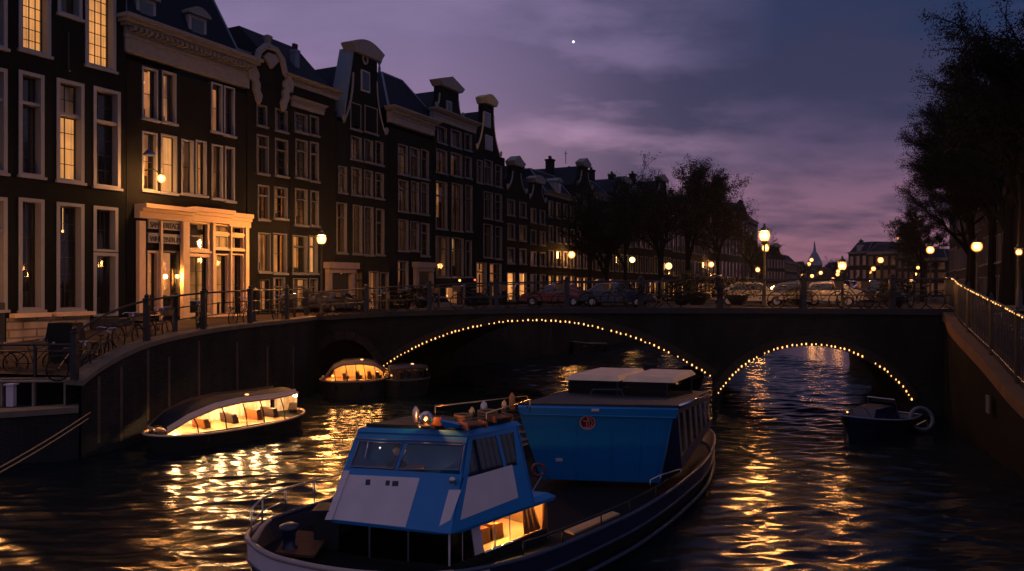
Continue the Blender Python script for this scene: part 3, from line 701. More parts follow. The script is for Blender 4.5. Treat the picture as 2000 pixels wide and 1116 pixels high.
def dormer(rt, f, u, z0, z1, w, d, cap='arch'):
    m = MB(); fbox(m, f, u - w / 2, u + w / 2, d - 1.6, d, z0, z1); o = m.build('dormer', WHITE, rt)
    m = MB(); fbox(m, f, u - w * .33, u + w * .33, d + .005, d + .03, z0 + .2, z1 - .15); m.build('pane', lit_d, o)
    m = MB()
    top = [(u - w * .62 + w * 1.24 * i / 8, z1 + .12 + .28 * math.sin(math.pi * i / 8)) for i in range(9)]
    fprism(m, f, [(u - w * .62, z1), (u + w * .62, z1)] + top[::-1], d - 1.7, d + .18); m.build('dormer_roof', TRIM, o)
DRAPE = mat('drape_cloth', (.30, .17, .09), .9)
lit_d = mat('dark_pane', (.02, .03, .045), .08, var=.2, coat=1.)
f = FL_
# ---- house 1: tall, dark, three bays with white box windows
BIG = dict(depth=.36, fw=.13, bars=(3, 6), trans=.70)
w1 = [(-34, -60, 14, 90, 'k', BIG), (36, -40, 99, 103, 'B', dict(BIG, trans=1, bars=(4, 7))), (166, -30, 226, 133, 'B', dict(BIG, trans=1, bars=(4, 7))), (112, -60, 160, 32, 'k', dict(BIG, sill=True, trans=1, bars=(1, 1))),
      (-34, 130, 14, 336, 'k', BIG), (36, 142, 86, 344, 'd', BIG), (110, 158, 164, 355, 'B', dict(BIG, split=(.68, 'd'), bars=(2, 6), trans=.66)), (182, 174, 235, 366, 'k', dict(BIG, bars=(3, 6), trans=.66)),
      (-34, 384, 14, 606, 'k', BIG), (36, 388, 86, 606, 'd', dict(BIG, trans=1, bars=(2, 3))), (110, 397, 164, 606, 'W', dict(BIG, trans=1, bars=(2, 6))),
      (182, 404, 230, 492, 'k', dict(BIG, bars=(4, 2), trans=1, sill=False)), (182, 494, 230, 618, 'O', dict(BIG, bars=(2, 1), trans=1, sill=False))]
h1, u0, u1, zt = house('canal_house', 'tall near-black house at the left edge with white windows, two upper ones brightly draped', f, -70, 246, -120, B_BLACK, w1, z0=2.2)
m = MB(); up0, _ = f.inv(12, 640); up1, _ = f.inv(172, 640); _, pz = f.inv(90, 618); fbox(m, f, up0, up1, .004, .10, 2.2, pz - .02); m.build('plinth', B_PLINTH, h1)
m = MB(); fbox(m, f, up0 + .1, (up0 + up1) / 2 - .1, .02, .32, pz - .01, pz + .14); fbox(m, f, (up0 + up1) / 2 + .1, up1 + .1, .02, .32, pz - .01, pz + .14); m.build('sill_ledge', CREAM, h1)
m = MB(); a, _ = f.inv(-20, 640); b, _ = f.inv(8, 640); fbox(m, f, a, b, .01, .06, 2.3, 4.2); m.build('cellar_door', DOORP, h1)
m = MB(); a, _ = f.inv(180, 640); b, _ = f.inv(236, 640)
for i in range(3): fbox(m, f, a - .1, b + .1, .004, 1.3 - i * .3, 2.8 + i * .24, 3.04 + i * .24 - .003)
m.build('stoop', DSTONE, h1)
m = MB(); a, zz = f.inv(132, 90); m.tube([f.p(a, .06, zz + .5), f.p(a, .06, zz - .9)], .025, 6); m.lathe([(.02, 0), (.09, .05), (.02, .12)], f.p(a, .06, zz - 1.0), 8); m.build('wall_anchor', IRON, h1)
# ---- house 2: shopfront and broad cornice, mansard with dormers
S2 = dict(depth=.18, fw=.07, bars=(1, 2), trans=1)
w2 = [(277, 133, 308, 233, 'O', S2), (316, 141, 344, 240, 'W', S2), (412, 163, 434, 258, 'd', S2), (437, 170, 458, 265, 'O', S2),
      (277, 258, 307, 372, 'W', S2), (314, 264, 345, 377, 'B', S2), (354, 273, 378, 379, 'W', S2), (382, 275, 403, 382, 'd', S2), (413, 283, 435, 388, 'W', S2), (439, 287, 458, 393, 'd', S2)]
shop = [(287, 490, 309, 612, 'W', dict(S2, wood=CREAM, bars=(1, 2), fw=.16)), (314, 490, 350, 618, 'O', dict(S2, wood=DOORP, bars=(1, 1), sill=False)), (364, 430, 410, 490, 'd', dict(S2, wood=CREAM, fw=.16)),
        (364, 496, 412, 616, 'W', dict(S2, wood=CREAM, bars=(2, 4), fw=.16)), (417, 440, 476, 456, 'k', dict(S2, wood=CREAM, bars=(4, 1))), (417, 460, 476, 486, 'W', dict(S2, wood=CREAM, bars=(4, 1))),
        (420, 496, 446, 616, 'W', dict(S2, wood=CREAM)), (450, 496, 476, 616, 'O', dict(S2, wood=CREAM))]
h2, u0, u1, zt = house('canal_house', 'dark house with a glowing cream shopfront, broad pale cornice and slate mansard', f, 247, 481, 150, B_BROWN, w2 + shop)
_, c0 = f.inv(368, 138); _, c1 = f.inv(368, 76); cornice(h2, f, u0 - .05, u1 + .05, c0, c1, TRIM, .7, 26)
hip(h2, f, u0 + .1, u1 - .1, c1, c1 + 3.6, 1.6, 1.0); dormer(h2, f, f.inv(300, 60)[0], c1 - .05, c1 + 1.25, .95, -.45); dormer(h2, f, f.inv(400, 80)[0], c1 - .05, c1 + 1.35, 1.0, -.45)
chimney(h2, f, u1 - .5, -2.0, c1, c1 + 1.6, .9, TRIM)
m = MB()
for a, b, yy, p in ((262, 364, 416, .75), (364, 443, 421, .6), (443, 486, 430, .35)):
    ua, _ = f.inv(a, 400); ub, _ = f.inv(b, 400); _, za = f.inv((a + b) / 2, yy + 14); _, zb = f.inv((a + b) / 2, yy - 12)
    for k0, k1, q in ((0, .45, p * .45), (.45, .7, p * .7), (.7, 1, p)): fbox(m, f, ua + .01, ub - .01, .004, q, za + (zb - za) * k0, za + (zb - za) * k1)
m.build('shop_cornice', CREAM, h2)
m = MB()
for x, w_ in ((271, .30), (311.5, .10), (357, .34), (414, .14), (448, .08), (479, .2)):
    a, _ = f.inv(x, 500); _, zb = f.inv(x, 626); _, zt_ = f.inv(x, 432 if x < 440 else 438); fbox(m, f, a - w_ / 2, a + w_ / 2, .03, .16 if w_ < .3 else .24, zb, zt_)
m.build('pilaster', CREAM, h2)
m = MB(); ua, _ = f.inv(287, 450); ub, _ = f.inv(352, 450)
for ya, yb in ((430, 449), (457, 476)): zc_ = f.inv(320, ya)[1]; zd_ = f.inv(320, yb)[1]; fbox(m, f, ua, ub, .01, .09, zd_, zc_)
sg = m.build('sign_board', mat('sign_grey', (.28, .27, .27), .5), h2)
for txt, y0_, sz in (('SAM HERITAGE', 446.5, .34), ('WINE CENTRUM', 473, .32)):
    cu = bpy.data.curves.new('lettering', 'FONT'); cu.body = txt; cu.size = sz; cu.extrude = .01; cu.materials.append(SASH); cu.align_x = 'CENTER'; cu.space_character = .82
    o = bpy.data.objects.new('tmp', cu); scene.collection.objects.link(o); bpy.context.view_layer.update(); me_ = bpy.data.meshes.new_from_object(o); bpy.data.objects.remove(o); o = bpy.data.objects.new('lettering', me_); scene.collection.objects.link(o); q = f.p((ua + ub) / 2, .105, f.inv(320, y0_)[1])
    xs_ = [v.co.x for v in me_.vertices]; fx = (ub - ua) * .9 / (max(xs_) - min(xs_)); o.scale = (fx, 1, 1); o.parent = sg; o.location = q - root_loc(sg); o.rotation_euler = (R(90), 0, math.atan2(1, .5))
# wall lamp at the left of the house
def wall_lamp(f, x, y, power, label, r=.12, d=.45, m_=LAMP, rr=.12):
    u, z = f.inv(x, y); c = f.p(u, d, z); rt = thing('wall_lamp', f.p(u, .02, z), label, 'lamp')
    m = MB(); m.ball(c, r * (1.25 if m_ is LAMP else 1), 16, 10); m.build('globe', m_, rt, smooth=True)
    m = MB(); m.tube([f.p(u, 0, z + r + .25), f.p(u, d * .5, z + r + .3), f.p(u, d, z + r)], .025, 6); m.lathe([(.08, 0), (.1, .03), (.03, .08)], c + Vector((0, 0, r - .02)), 8); m.build('bracket', IRON, rt)
    light(c, power, WARM, r * 1.12, rt, 'lamp_light'); return rt
wall_lamp(f, 283, 352, 330, 'bare round globe lamp on the brick beside the first-floor windows over the shopfront', .15, 1.0)
wall_lamp(f, 340, 540, 140, 'small globe lamp glowing at the door of the cream shopfront', .09, .2, rr=.08)
m = MB(); m.tube([P(292, 282, 31.6), P(292, 292, 31.6)], .01, 5); m.lathe([(.22, 0), (.24, .06), (.12, .2), (.03, .26)], P(292, 304, 31.6), 12)
tag(m.build('hanging_lantern', mat('blue_lantern', (.03, .05, .14), .5), None, org=P(292, 304, 31.6)), 'small blue lantern shade hanging in front of a lit window above the shopfront', 'lantern')
# ---- house 3a / 3b / 4
M_ = dict(wood=WOODG, depth=.20, fw=.055, bars=(2, 4), trans=.7)
w3 = [(501, 205, 521, 246, 'k', dict(M_, trans=1)), (537, 214, 561, 256, 'd', dict(M_, trans=1)), (501, 264, 524, 339, 'd', M_), (537, 272, 562, 344, 'k', M_), (503, 362, 525, 429, 'd', M_), (535, 366, 561, 427, 'd', M_),
      (503, 455, 528, 531, 'O', dict(M_, trans=1, bars=(1, 1))), (533, 456, 560, 534, 'W', dict(M_, trans=1, bars=(1, 2))), (506, 546, 526, 612, 'k', dict(M_, wood=DOORP, sill=False)), (533, 542, 556, 604, 'O', M_)]
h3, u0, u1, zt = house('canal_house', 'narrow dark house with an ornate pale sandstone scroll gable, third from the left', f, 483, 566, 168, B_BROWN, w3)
uc = (u0 + u1) / 2
m = MB(); _, zz = f.inv(530, 150)
pts = [(uc - 1.35, zt), (uc + 1.35, zt), (uc + 1.5, zt + .5), (uc + 1.0, zt + .9), (uc + .8, zt + 1.5), (uc + .35, zt + 1.9), (uc - .35, zt + 1.9), (uc - .8, zt + 1.5), (uc - 1.0, zt + .9), (uc - 1.5, zt + .5)]
fprism(m, f, pts, -.4, .05); g3 = m.build('gable', B_BROWN, h3)
m = MB(); m.tube([f.p(u, .1, z) for u, z in pts[1:] + pts[:1]], .17, 7)
for s in (-1, 1):
    m.tube([f.p(uc + s * (1.1 + .3 * math.cos(q * .6) * (1 - q / 16)), .12, zt + .25 + .3 * math.sin(q * .6) * (1 - q / 16)) for q in range(13)], .1, 7)
    fprism(m, f, [(uc + s * a_, zt + b_) for a_, b_ in ((1.42, .62), (1.15, .72), (.92, .45), (.95, .12), (.78, -.12), (.82, -.42), (.66, -.66), (.74, -.95), (.86, -1.1), (1.0, -.95), (1.08, -.66), (1.22, -.42), (1.2, -.1), (1.4, .1), (1.52, .38))], .05, .22)
m.lathe([(.28, 0), (.3, .1), (.14, .2), (.2, .4), (.26, .55), (.05, .65)], f.p(uc, -.1, zt + 1.95), 10); fprism(m, f, [(uc + a_, zt + b_) for a_, b_ in ((-.5, 1.35), (-.2, 1.05), (0, .85), (.2, 1.05), (.5, 1.35), (.25, 1.6), (-.25, 1.6))], .05, .2)
m.build('scroll', TRIM, g3)
hip(h3, f, u0 + .2, u1 + .2, zt, zt + 2.0, 1.8, .8)
w3b = [(575, 222, 600, 258, 'k', dict(M_, trans=1)), (605, 227, 622, 264, 'k', dict(M_, trans=1)), (577, 273, 600, 348, 'k', M_), (605, 278, 622, 354, 'k', M_), (576, 369, 600, 440, 'd', M_), (606, 373, 622, 441, 'd', M_),
       (571, 460, 600, 534, 'W', dict(M_, bars=(2, 1))), (603, 460, 620, 534, 'B', dict(M_, bars=(1, 1))), (572, 544, 600, 600, 'k', M_), (604, 544, 620, 600, 'W', M_)]
h3b, u0, u1, zt = house('canal_house', 'brown house with flat pale cornice and long dark roof beside the tallest gable', f, 567, 655, 178, B_BROWN, w3b)
_, z1_ = f.inv(615, 166); cornice(h3b, f, u0 - .3, u1 + .1, z1_ - .45, z1_, TRIM, .45); _, z2 = f.inv(605, 200); cornice(h3b, f, u0 + .1, u1 - 1.1, z2 - .5, z2, TRIM, .3, name='string_course')
m = MB(); ua, ub = u0 - .2, u1 + .4
m.hexa([f.p(ua, -.3, z1_), f.p(ub, -.3, z1_), f.p(ub, -9, z1_), f.p(ua, -9, z1_)], [f.p(ua - .2, -3.2, z1_ + 3.0), f.p(ub, -3.2, z1_ + 3.0), f.p(ub, -4.2, z1_ + 3.0), f.p(ua - .2, -4.2, z1_ + 3.0)])
m.build('roof', SLATE, h3b); chimney(h3b, f, ua + 2.3, -1.6, z1_ + .2, z1_ + 2.0, .35, LEAD)
w4 = [(684, 202, 705, 253, 'k', dict(M_, trans=1)), (712, 209, 737, 260, 'k', dict(M_, trans=1)), (685, 267, 706, 312, 'd', dict(M_, trans=1)), (711, 273, 728, 317, 'd', dict(M_, trans=1)), (733, 277, 748, 322, 'k', dict(M_, trans=1)),
      (661, 325, 677, 376, 'k', M_), (686, 328, 706, 381, 'd', M_), (711, 333, 728, 384, 'd', M_), (733, 338, 749, 388, 'd', M_), (657, 396, 677, 494, 'W', M_), (689, 401, 707, 496, 'd', M_), (711, 404, 729, 498, 'd', M_), (734, 408, 750, 498, 'k', M_),
      (660, 530, 676, 606, 'k', dict(M_, wood=DOORP, sill=False)), (688, 530, 707, 604, 'A', dict(M_, wood=DOORP, trans=.75)), (720, 530, 739, 608, 'O', dict(M_, bars=(2, 2), trans=1)), (742, 532, 759, 608, 'O', dict(M_, bars=(2, 3), trans=1))]
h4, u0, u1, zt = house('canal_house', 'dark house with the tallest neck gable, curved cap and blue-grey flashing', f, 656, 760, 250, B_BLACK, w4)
uc = f.inv(714, 200)[0]; _, zn = f.inv(712, 150); _, zc = f.inv(712, 102); wb = f.inv(757, 240)[0] - f.inv(675, 240)[0]; wn = (f.inv(742, 110)[0] - f.inv(692, 110)[0]) * .92
g4 = neck_gable(h4, f, uc, zt - .02, zn, zc, wb, wn, B_BLACK, 'arch', TRIM)
a, b, c, d = rects(f, [(704, 139, 721, 180)])[0]; m = MB(); fbox(m, f, a, b, .01, .08, c, d); fo = m.build('window', WHITE, h4); m = MB(); fbox(m, f, a + .1, b - .1, .082, .1, c + .1, d - .1); m.build('pane', lit_d, fo)
m = MB()
for x0_, y0_, x1_, y1_ in ((684, 202, 705, 250), (712, 209, 737, 257)):
    pass
m = MB(); k = f.inv(712, 115); m.tube([f.p(k[0] + .22 * math.cos(i * .63), .06, k[1] + .32 * math.sin(i * .63)) for i in range(10)], .06, 6, closed=True); m.build('medallion', TRIM, g4)
saddle(h4, f, u0 + .2, u1 - .2, zt - .1, zc - .6, -.45, -12)
m = MB(); m.slab([f.p(uc - wn / 2 - .02, .02, zc), f.p(uc - wn / 2 - .02, -1.0, zc), f.p(uc - wb / 2 - .2, -1.0, zt + .3), f.p(uc - wb / 2 - .02, .02, zt + .3)], f.U * -1, .1); m.build('flashing', LEAD, h4)
# pale portal with door
def portal(rt, f, x0, x1, y0, y1, mt=WHITE):
    u0, zt = f.inv(x0, y0); u1, _ = f.inv(x1, y0); _, zb = f.inv((x0 + x1) / 2, y1); m = MB()
    for a in (u0, u1 - .3): fbox(m, f, a, a + .3, .04, .3, zb, zt - .35)
    fbox(m, f, u0 - .15, u1 + .15, .04, .5, zt - .35, zt); fbox(m, f, u0 - .02, u1 + .02, .04, .36, zt - .6, zt - .353)
    o = m.build('portal', mt, rt)
    m = MB(); fbox(m, f, u0 + .45, u1 - .45, .045, .12, zb, zt - .65); m.build('door', DOORP, o)
portal(h4, f, 634, 686, 512, 604, mat('portal_stone', (.2, .16, .16), .6))
# ---- houses 5, 6, 7
w5 = [(777, 283, 796, 341, 'k', M_), (800, 289, 819, 346, 'd', M_), (822, 293, 837, 350, 'k', M_), (778, 352, 797, 413, 'd', M_), (803, 355, 818, 416, 'd', M_), (822, 357, 837, 419, 'd', M_), (778, 429, 797, 490, 'd', M_), (801, 433, 818, 490, 'd', M_), (822, 436, 838, 500, 'k', M_),
      (777, 510, 797, 566, 'O', dict(M_, wood=TRIM)), (822, 525, 834, 585, 'W', dict(M_, wood=TRIM, sill=False))]
h5, u0, u1, zt = house('canal_house', 'house with heavy sandstone cornice and a finial on its hipped slate roof', f, 761, 846, 262, B_BLACK, w5)
_, a = f.inv(803, 252); _, b = f.inv(803, 222); cornice(h5, f, u0 + .1, u1, a, b, TRIM, .55, 12); rf = hip(h5, f, u0 + .2, u1 + 1.5, b, b + 2.9, 2.2, 2.0)
m = MB(); m.lathe([(.08, 0), (.1, .3), (.05, .5), (.16, .7), (.2, .85), (.14, 1.), (.03, 1.1)], f.p(u0 + 2.2, -2.4, b + 2.9), 10); m.build('finial', LEAD, rf, smooth=True)
portal(h5, f, 806, 840, 512, 592, mat('portal_stone2', (.2, .17, .16), .6))
w6 = [(854, 248, 872, 280, 'k', dict(M_, trans=1)), (880, 255, 901, 288, 'k', dict(M_, trans=1)), (907, 262, 921, 294, 'k', dict(M_, trans=1)), (852, 293, 873, 338, 'd', dict(M_, trans=1)), (880, 300, 902, 344, 'd', dict(M_, trans=1)), (908, 307, 921, 348, 'k', dict(M_, trans=1)),
      (851, 355, 873, 447, 'W', M_), (882, 359, 903, 451, 'd', M_), (909, 362, 922, 452, 'd', M_), (851, 462, 877, 541, 'k', M_), (881, 465, 905, 541, 'd', M_), (909, 470, 921, 541, 'k', M_), (870, 560, 908, 597, 'O', dict(M_, trans=1, bars=(2, 1)))]
h6, u0, u1, zt = house('canal_house', 'house with pale cornice below a short slant-capped gable, right of the finial roof', f, 847, 926, 248, B_BLACK, w6)
_, a = f.inv(886, 247); _, b = f.inv(886, 226); cornice(h6, f, u0 - .05, u1 + .1, a, b, TRIM, .5)
uc = f.inv(878, 200)[0]; _, zc = f.inv(876, 168); _, zn = f.inv(878, 190); wb = f.inv(904, 230)[0] - f.inv(853, 230)[0]
neck_gable(h6, f, uc, b, zn, zc, wb, wb * .72, B_BLACK, 'tri', TRIM); saddle(h6, f, uc - wb / 2, uc + wb / 2, b, zc - .2, -.5, -10)
a, b_, c, d = rects(f, [(871, 198, 881, 226)])[0]; m = MB(); fbox(m, f, a, b_, .01, .08, c, d); fo = m.build('window', WHITE, h6); m = MB(); fbox(m, f, a + .1, b_ - .1, .082, .1, c + .1, d - .1); m.build('pane', lit_d, fo)
w7 = [(945, 220, 957, 249, 'k', dict(M_, trans=1)), (947, 265, 961, 294, 'k', dict(M_, trans=1)), (931, 313, 942, 357, 'k', M_), (946, 313, 962, 360, 'k', M_), (967, 323, 980, 365, 'k', M_), (945, 375, 962, 427, 'k', M_), (967, 379, 980, 431, 'k', M_),
      (944, 438, 962, 503, 'k', M_), (967, 443, 980, 506, 'k', M_), (930, 513, 950, 575, 'O', dict(M_, wood=TRIM)), (956, 515, 979, 580, 'O', dict(M_, wood=TRIM))]
h7, u0, u1, zt = house('canal_house', 'slim dark house with a small neck gable and rounded cap, fourth gable from the left', f, 927, 986, 300, B_BLACK, w7[2:])
uc = f.inv(955, 240)[0]; wb = f.inv(976, 290)[0] - f.inv(930, 290)[0]; _, zn = f.inv(955, 222); _, zc = f.inv(955, 200); neck_gable(h7, f, uc, zt - .02, zn, zc, wb, wb * .42, B_BLACK, 'arch', mat('sand_cap', (.42, .34, .20), .7, var=.3))
saddle(h7, f, u0 + .3, u1 - .3, zt - .1, zn + .3, -.45, -10)
for w in w7[:2]:
    a, b_, c, d = rects(f, [w])[0]; m = MB(); fbox(m, f, a, b_, .01, .08, c, d); fo = m.build('window', WHITE, h7); m = MB(); fbox(m, f, a + .1, b_ - .1, .082, .1, c + .1, d - .1); m.build('pane', lit_d, fo)
# ---- the smaller houses that follow, to the bend
def row_house(f, u0, u1, zt, cols, rows, brickm, top, label, group, ground='G', wood=WOODG, lit=.3, z0=1.6, zf=2.6, trimm=None, depth=.1, dr=11):
    trimm = trimm or TRIM; rt = thing('canal_house', f.p((u0 + u1) / 2, 0, z0), label, 'house', group); holes = []; W_ = u1 - u0; H = zt - zf - .5
    gh = 3.0; rh = (H - gh) / rows
    for c in range(cols):
        a = u0 + W_ * (c + .16) / cols; b = u0 + W_ * (c + .84) / cols
        holes.append((a, b, zf + .35, zf + gh - .35, ground if random.random() < .75 else 'd'))
        for r_ in range(rows):
            zb = zf + gh + rh * r_ + rh * .2; holes.append((a + .05, b - .05, zb, zb + rh * .66, 'k' if random.random() > lit else 'd'))
    wall_holes(f, u0, u1, z0, zt, [h[:4] for h in holes], .2).build('wall', brickm, rt)
    for h in holes: window(rt, f, *h[:4], kind=h[4], simple=True, depth=depth, fw=.09, wood=wood)
    shell(rt, f, u0, u1, z0, zt, dr, brickm)
    uc = (u0 + u1) / 2
    if top == 'neck': neck_gable(rt, f, uc, zt - .02, zt + 1.6, zt + 2.3, W_ * .8, W_ * .34, brickm, 'tri', trimm); saddle(rt, f, u0 + .2, u1 - .2, zt, zt + 2.2, -.45, -dr + 1)
    elif top == 'bell': neck_gable(rt, f, uc, zt - .02, zt + 1.3, zt + 1.7, W_ * .85, W_ * .45, brickm, 'arch', trimm); saddle(rt, f, u0 + .2, u1 - .2, zt, zt + 2.0, -.45, -dr + 1)
    elif top == 'cornice': cornice(rt, f, u0, u1, zt - .5, zt + .1, trimm, .4); hip(rt, f, u0 + .2, u1 - .2, zt + .1, zt + 1.9, 2.0, .9, -dr + 1)
    elif top == 'dutch':
        cornice(rt, f, u0, u1, zt - .4, zt, trimm, .4); hip(rt, f, u0 + .2, u1 - .2, zt, zt + 2.2, 2.0, .5, -dr + 1); dormer(rt, f, uc, zt, zt + 1.2, 1.1, -.3)
    elif top == 'step':
        m = MB(); n = 5
        for i in range(n):
            w = W_ * (1 - i / n); fbox(m, f, uc - w / 2, uc + w / 2, -.4, .002 + i * .003, zt + i * .6 - (.02 if i == 0 else 0), zt + (i + 1) * .6)
        m.build('gable', brickm, rt); saddle(rt, f, u0 + .3, u1 - .3, zt, zt + 2.6, -.5, -dr + 1)
    if random.random() < .6: chimney(rt, f, u0 + .6, -3, zt, zt + 2.6, .7)
    return rt
xs = [986, 1032, 1068, 1124, 1160, 1200, 1238, 1276, 1312, 1346, 1378, 1408, 1436, 1462, 1480]
tops = ['neck', 'bell', 'dutch', 'neck', 'cornice', 'bell', 'dutch', 'neck', 'cornice', 'neck', 'bell', 'cornice', 'step', 'cornice']
yt = [374, 392, 380, 366, 384, 382, 388, 384, 402, 410, 402, 410, 420, 432]
labs = ['small house with a pale peaked gable just right of the tallest group', 'little house with a round-topped gable and lit orange room below', 'house with a cornice, dormer and lit lamps in its ground-floor room', 'house with a sandstone gable beside the roof aerial',
        'low-corniced house half behind the first canal tree', 'bell-gabled house behind the first canal tree', 'house with a dormer between the two big canal trees', 'neck-gabled house with the bright square lantern window',
        'corniced house behind the large canal tree, warm arched window below', 'neck-gabled house behind the large canal tree', 'bell-gabled house right of the large canal tree trunk', 'corniced house near the bend of the left bank',
        'step-gabled house near the bend of the left bank', 'last lit house at the bend beside the tall street lamp']
random.seed(11)
for i in range(14):
    ua, _ = f.inv(xs[i], 500); ub, _ = f.inv(xs[i + 1], 500); _, zt = f.inv((xs[i] + xs[i + 1]) / 2, yt[i]); n = max(2, min(4, round((ub - ua) / 1.9)))
    row_house(f, ua + .01, ub - .01, zt, n, 3, (B_BROWN, B_BLACK, B_BLACK)[i % 3], tops[i], labs[i], 'gabled canal houses on the left bank', 'G' if i not in (2, 7, 10) else 'A', zf=z_fac(f.p(ua, 0, 0).y), depth=.1)
m = MB(); m.tube([P(1105, 320, 80), P(1105, 295, 80)], .04, 5); m.tube([P(1102, 300, 80), P(1108, 300, 80)], .03, 5); ob = m.build('roof_aerial', IRON, None, org=P(1105, 322, 80)); tag(ob, 'thin aerial on the roof ridge behind the sandstone gable', 'aerial')
wall_lamp(f, 1105, 498, 260, 'round lamp over the pale doorway beyond the bridge', .3, .6)
wall_lamp(f, 1222, 508, 260, 'square-looking bright lamp hanging under the first big tree', .32, .8, lampm('lantern_yellow', (1., .62, .2), 5))
wall_lamp(f, 1302, 520, 220, 'warm lamp in the arched window behind the large tree', .45, .3, lampm('lantern_soft', (1., .55, .2), 3))
wall_lamp(f, 886, 548, 25, 'small yellow bulb over the awning behind the bridge railing', .09, .5, BULB, rr=.05)
wall_lamp(f, 916, 547, 1.5, 'small red bulb near the yellow one over the awning', .07, .5, RBULB, rr=.05)
wall_lamp(f, 1382, 517, 320, 'shaded lamp lighting a pale wall right of the large tree', .4, .6)
# ---- right bank
fr = Fr((7.5 + 18, 36), (.5, 1), (-1, .5))
rl = ['dark tall house behind the trunk of the nearest right-hand tree', 'dark house on the right bank behind the brightest right lamp', 'dark house on the right bank between two tree trunks', 'dark house on the right bank behind the second tree crown', 'narrow dark house farther along the right bank', 'dark house farther along the right bank, small lit sign', 'dark house at the far end of the right bank row', 'last dark house of the right bank row']
u = 18.
for i in range(8):
    w = random.uniform(7, 9); row_house(fr, u, u + w - .02, random.uniform(17, 19.5) + i * .8, 3, 4, B_RIGHT, random.choice(['neck', 'cornice', 'bell', 'dutch']), rl[i], 'tall dark houses on the right bank', 'G' if i % 2 else 'd', lit=.1, zf=2.9, depth=.1); u += w
# ---- far houses closing the view
def face_frame(x0, x1, Y0, Y1):
    a = Vector(((x0 - 1000) / F * Y0, Y0)); b = Vector(((x1 - 1000) / F * Y1, Y1)); U = (b - a).normalized(); N = Vector((U.y, -U.x)); return Fr(a, U, N), (b - a).length
random.seed(5)
for k, (x0, x1, Y0, Y1, yt_, top, lab, lit_) in enumerate([
        (1498, 1534, 172, 180, 500, 'neck', 'brown house with a rounded peaked gable beyond the tall street lamp', .5), (1534, 1556, 188, 205, 512, 'cornice', 'brown house right of the far peaked gable', .4), (1556, 1576, 230, 250, 528, 'cornice', 'low far house at the end of the left bank', .4),
        (1657, 1694, 178, 172, 492, 'dutch', 'far mansard house with tall white-framed roof, left of the roof with two pale ridges', .3), (1694, 1752, 170, 164, 492, 'cornice', 'far house with a dark roof crossed by two pale ridge lines', .3), (1752, 1786, 160, 156, 500, 'cornice', 'far dark house with a chimney and a tiny bright light', .2),
        (1786, 1850, 150, 146, 505, 'cornice', 'far dark house behind the edge of the right-hand trees', .3)]):
    ff, L = face_frame(x0, x1, Y0, Y1); _, zt = ff.inv((x0 + x1) / 2, yt_); row_house(ff, 0, L - .02, zt, max(3, int(L / 1.6)), 2 if zt < 13 else 3, B_FAR, top, lab, 'distant houses closing the canal view', 'd' if k != 0 else 'd', lit=lit_, zf=2.6, depth=.08)
# far skyline: low roofs and the spire
for k, (x0, x1, Y, yt_) in enumerate([(1574, 1590, 330, 536), (1590, 1606, 420, 528), (1606, 1622, 460, 534), (1622, 1638, 380, 530), (1636, 1658, 300, 524), (1560, 1576, 290, 524)]):
    ff, L = face_frame(x0, x1, Y, Y); _, zt = ff.inv((x0 + x1) / 2, yt_); rt = thing('distant_block', ff.p(L / 2, 0, 2.6), ['pale low block left of the spire', 'low block at the foot of the spire', 'low block right of the spire', 'dusky block left of the far canal lamps', 'dusky block beside the far mansard house', 'dusky low block next to the last left-bank house'][k], 'building', 'low blocks on the far skyline')
    m = MB(); fbox(m, ff, 0, L, -14, 0, 2.5, zt); wl = m.build('wall', B_FAR, rt)
    m = MB(); fprism(m, ff, [(-.3, zt), (L + .3, zt), (L * .5, zt + 2.6)], -14, 0); m.build('roof', SLATE, rt)
    for c in range(4):
        m = MB(); fbox(m, ff, L * (.12 + .22 * c), L * (.22 + .22 * c), .01, .12, zt - 3.2, zt - 1.2); m.build('window', W_DIM if c % 2 else lit_d, rt)
Yt = 560; cx = (1591 - 1000) / F * Yt; rt = thing('church_spire', (cx, Yt, 2.6), 'distant pointed church spire on the skyline', 'church')
H1 = EYE + (558 - 508) / F * Yt; H2 = EYE + (558 - 472) / F * Yt
m = MB(); m.box(cx - 4, cx + 4, Yt - 4, Yt + 4, 2.5, H1 - 4); m.build('tower', B_FAR, rt); m = MB(); m.lathe([(6, -4), (6.2, -3.6), (4.2, 1), (2.2, 5), (1.2, 6), (1.0, 7.5), (.25, H2 - H1)], (cx, Yt, H1), 8); m.build('spire', LEAD, rt)
m = MB(); m.box(cx - 16, cx - 4, Yt - 3, Yt + 5, 2.5, H1 - 9); m.build('nave', B_FAR, rt)
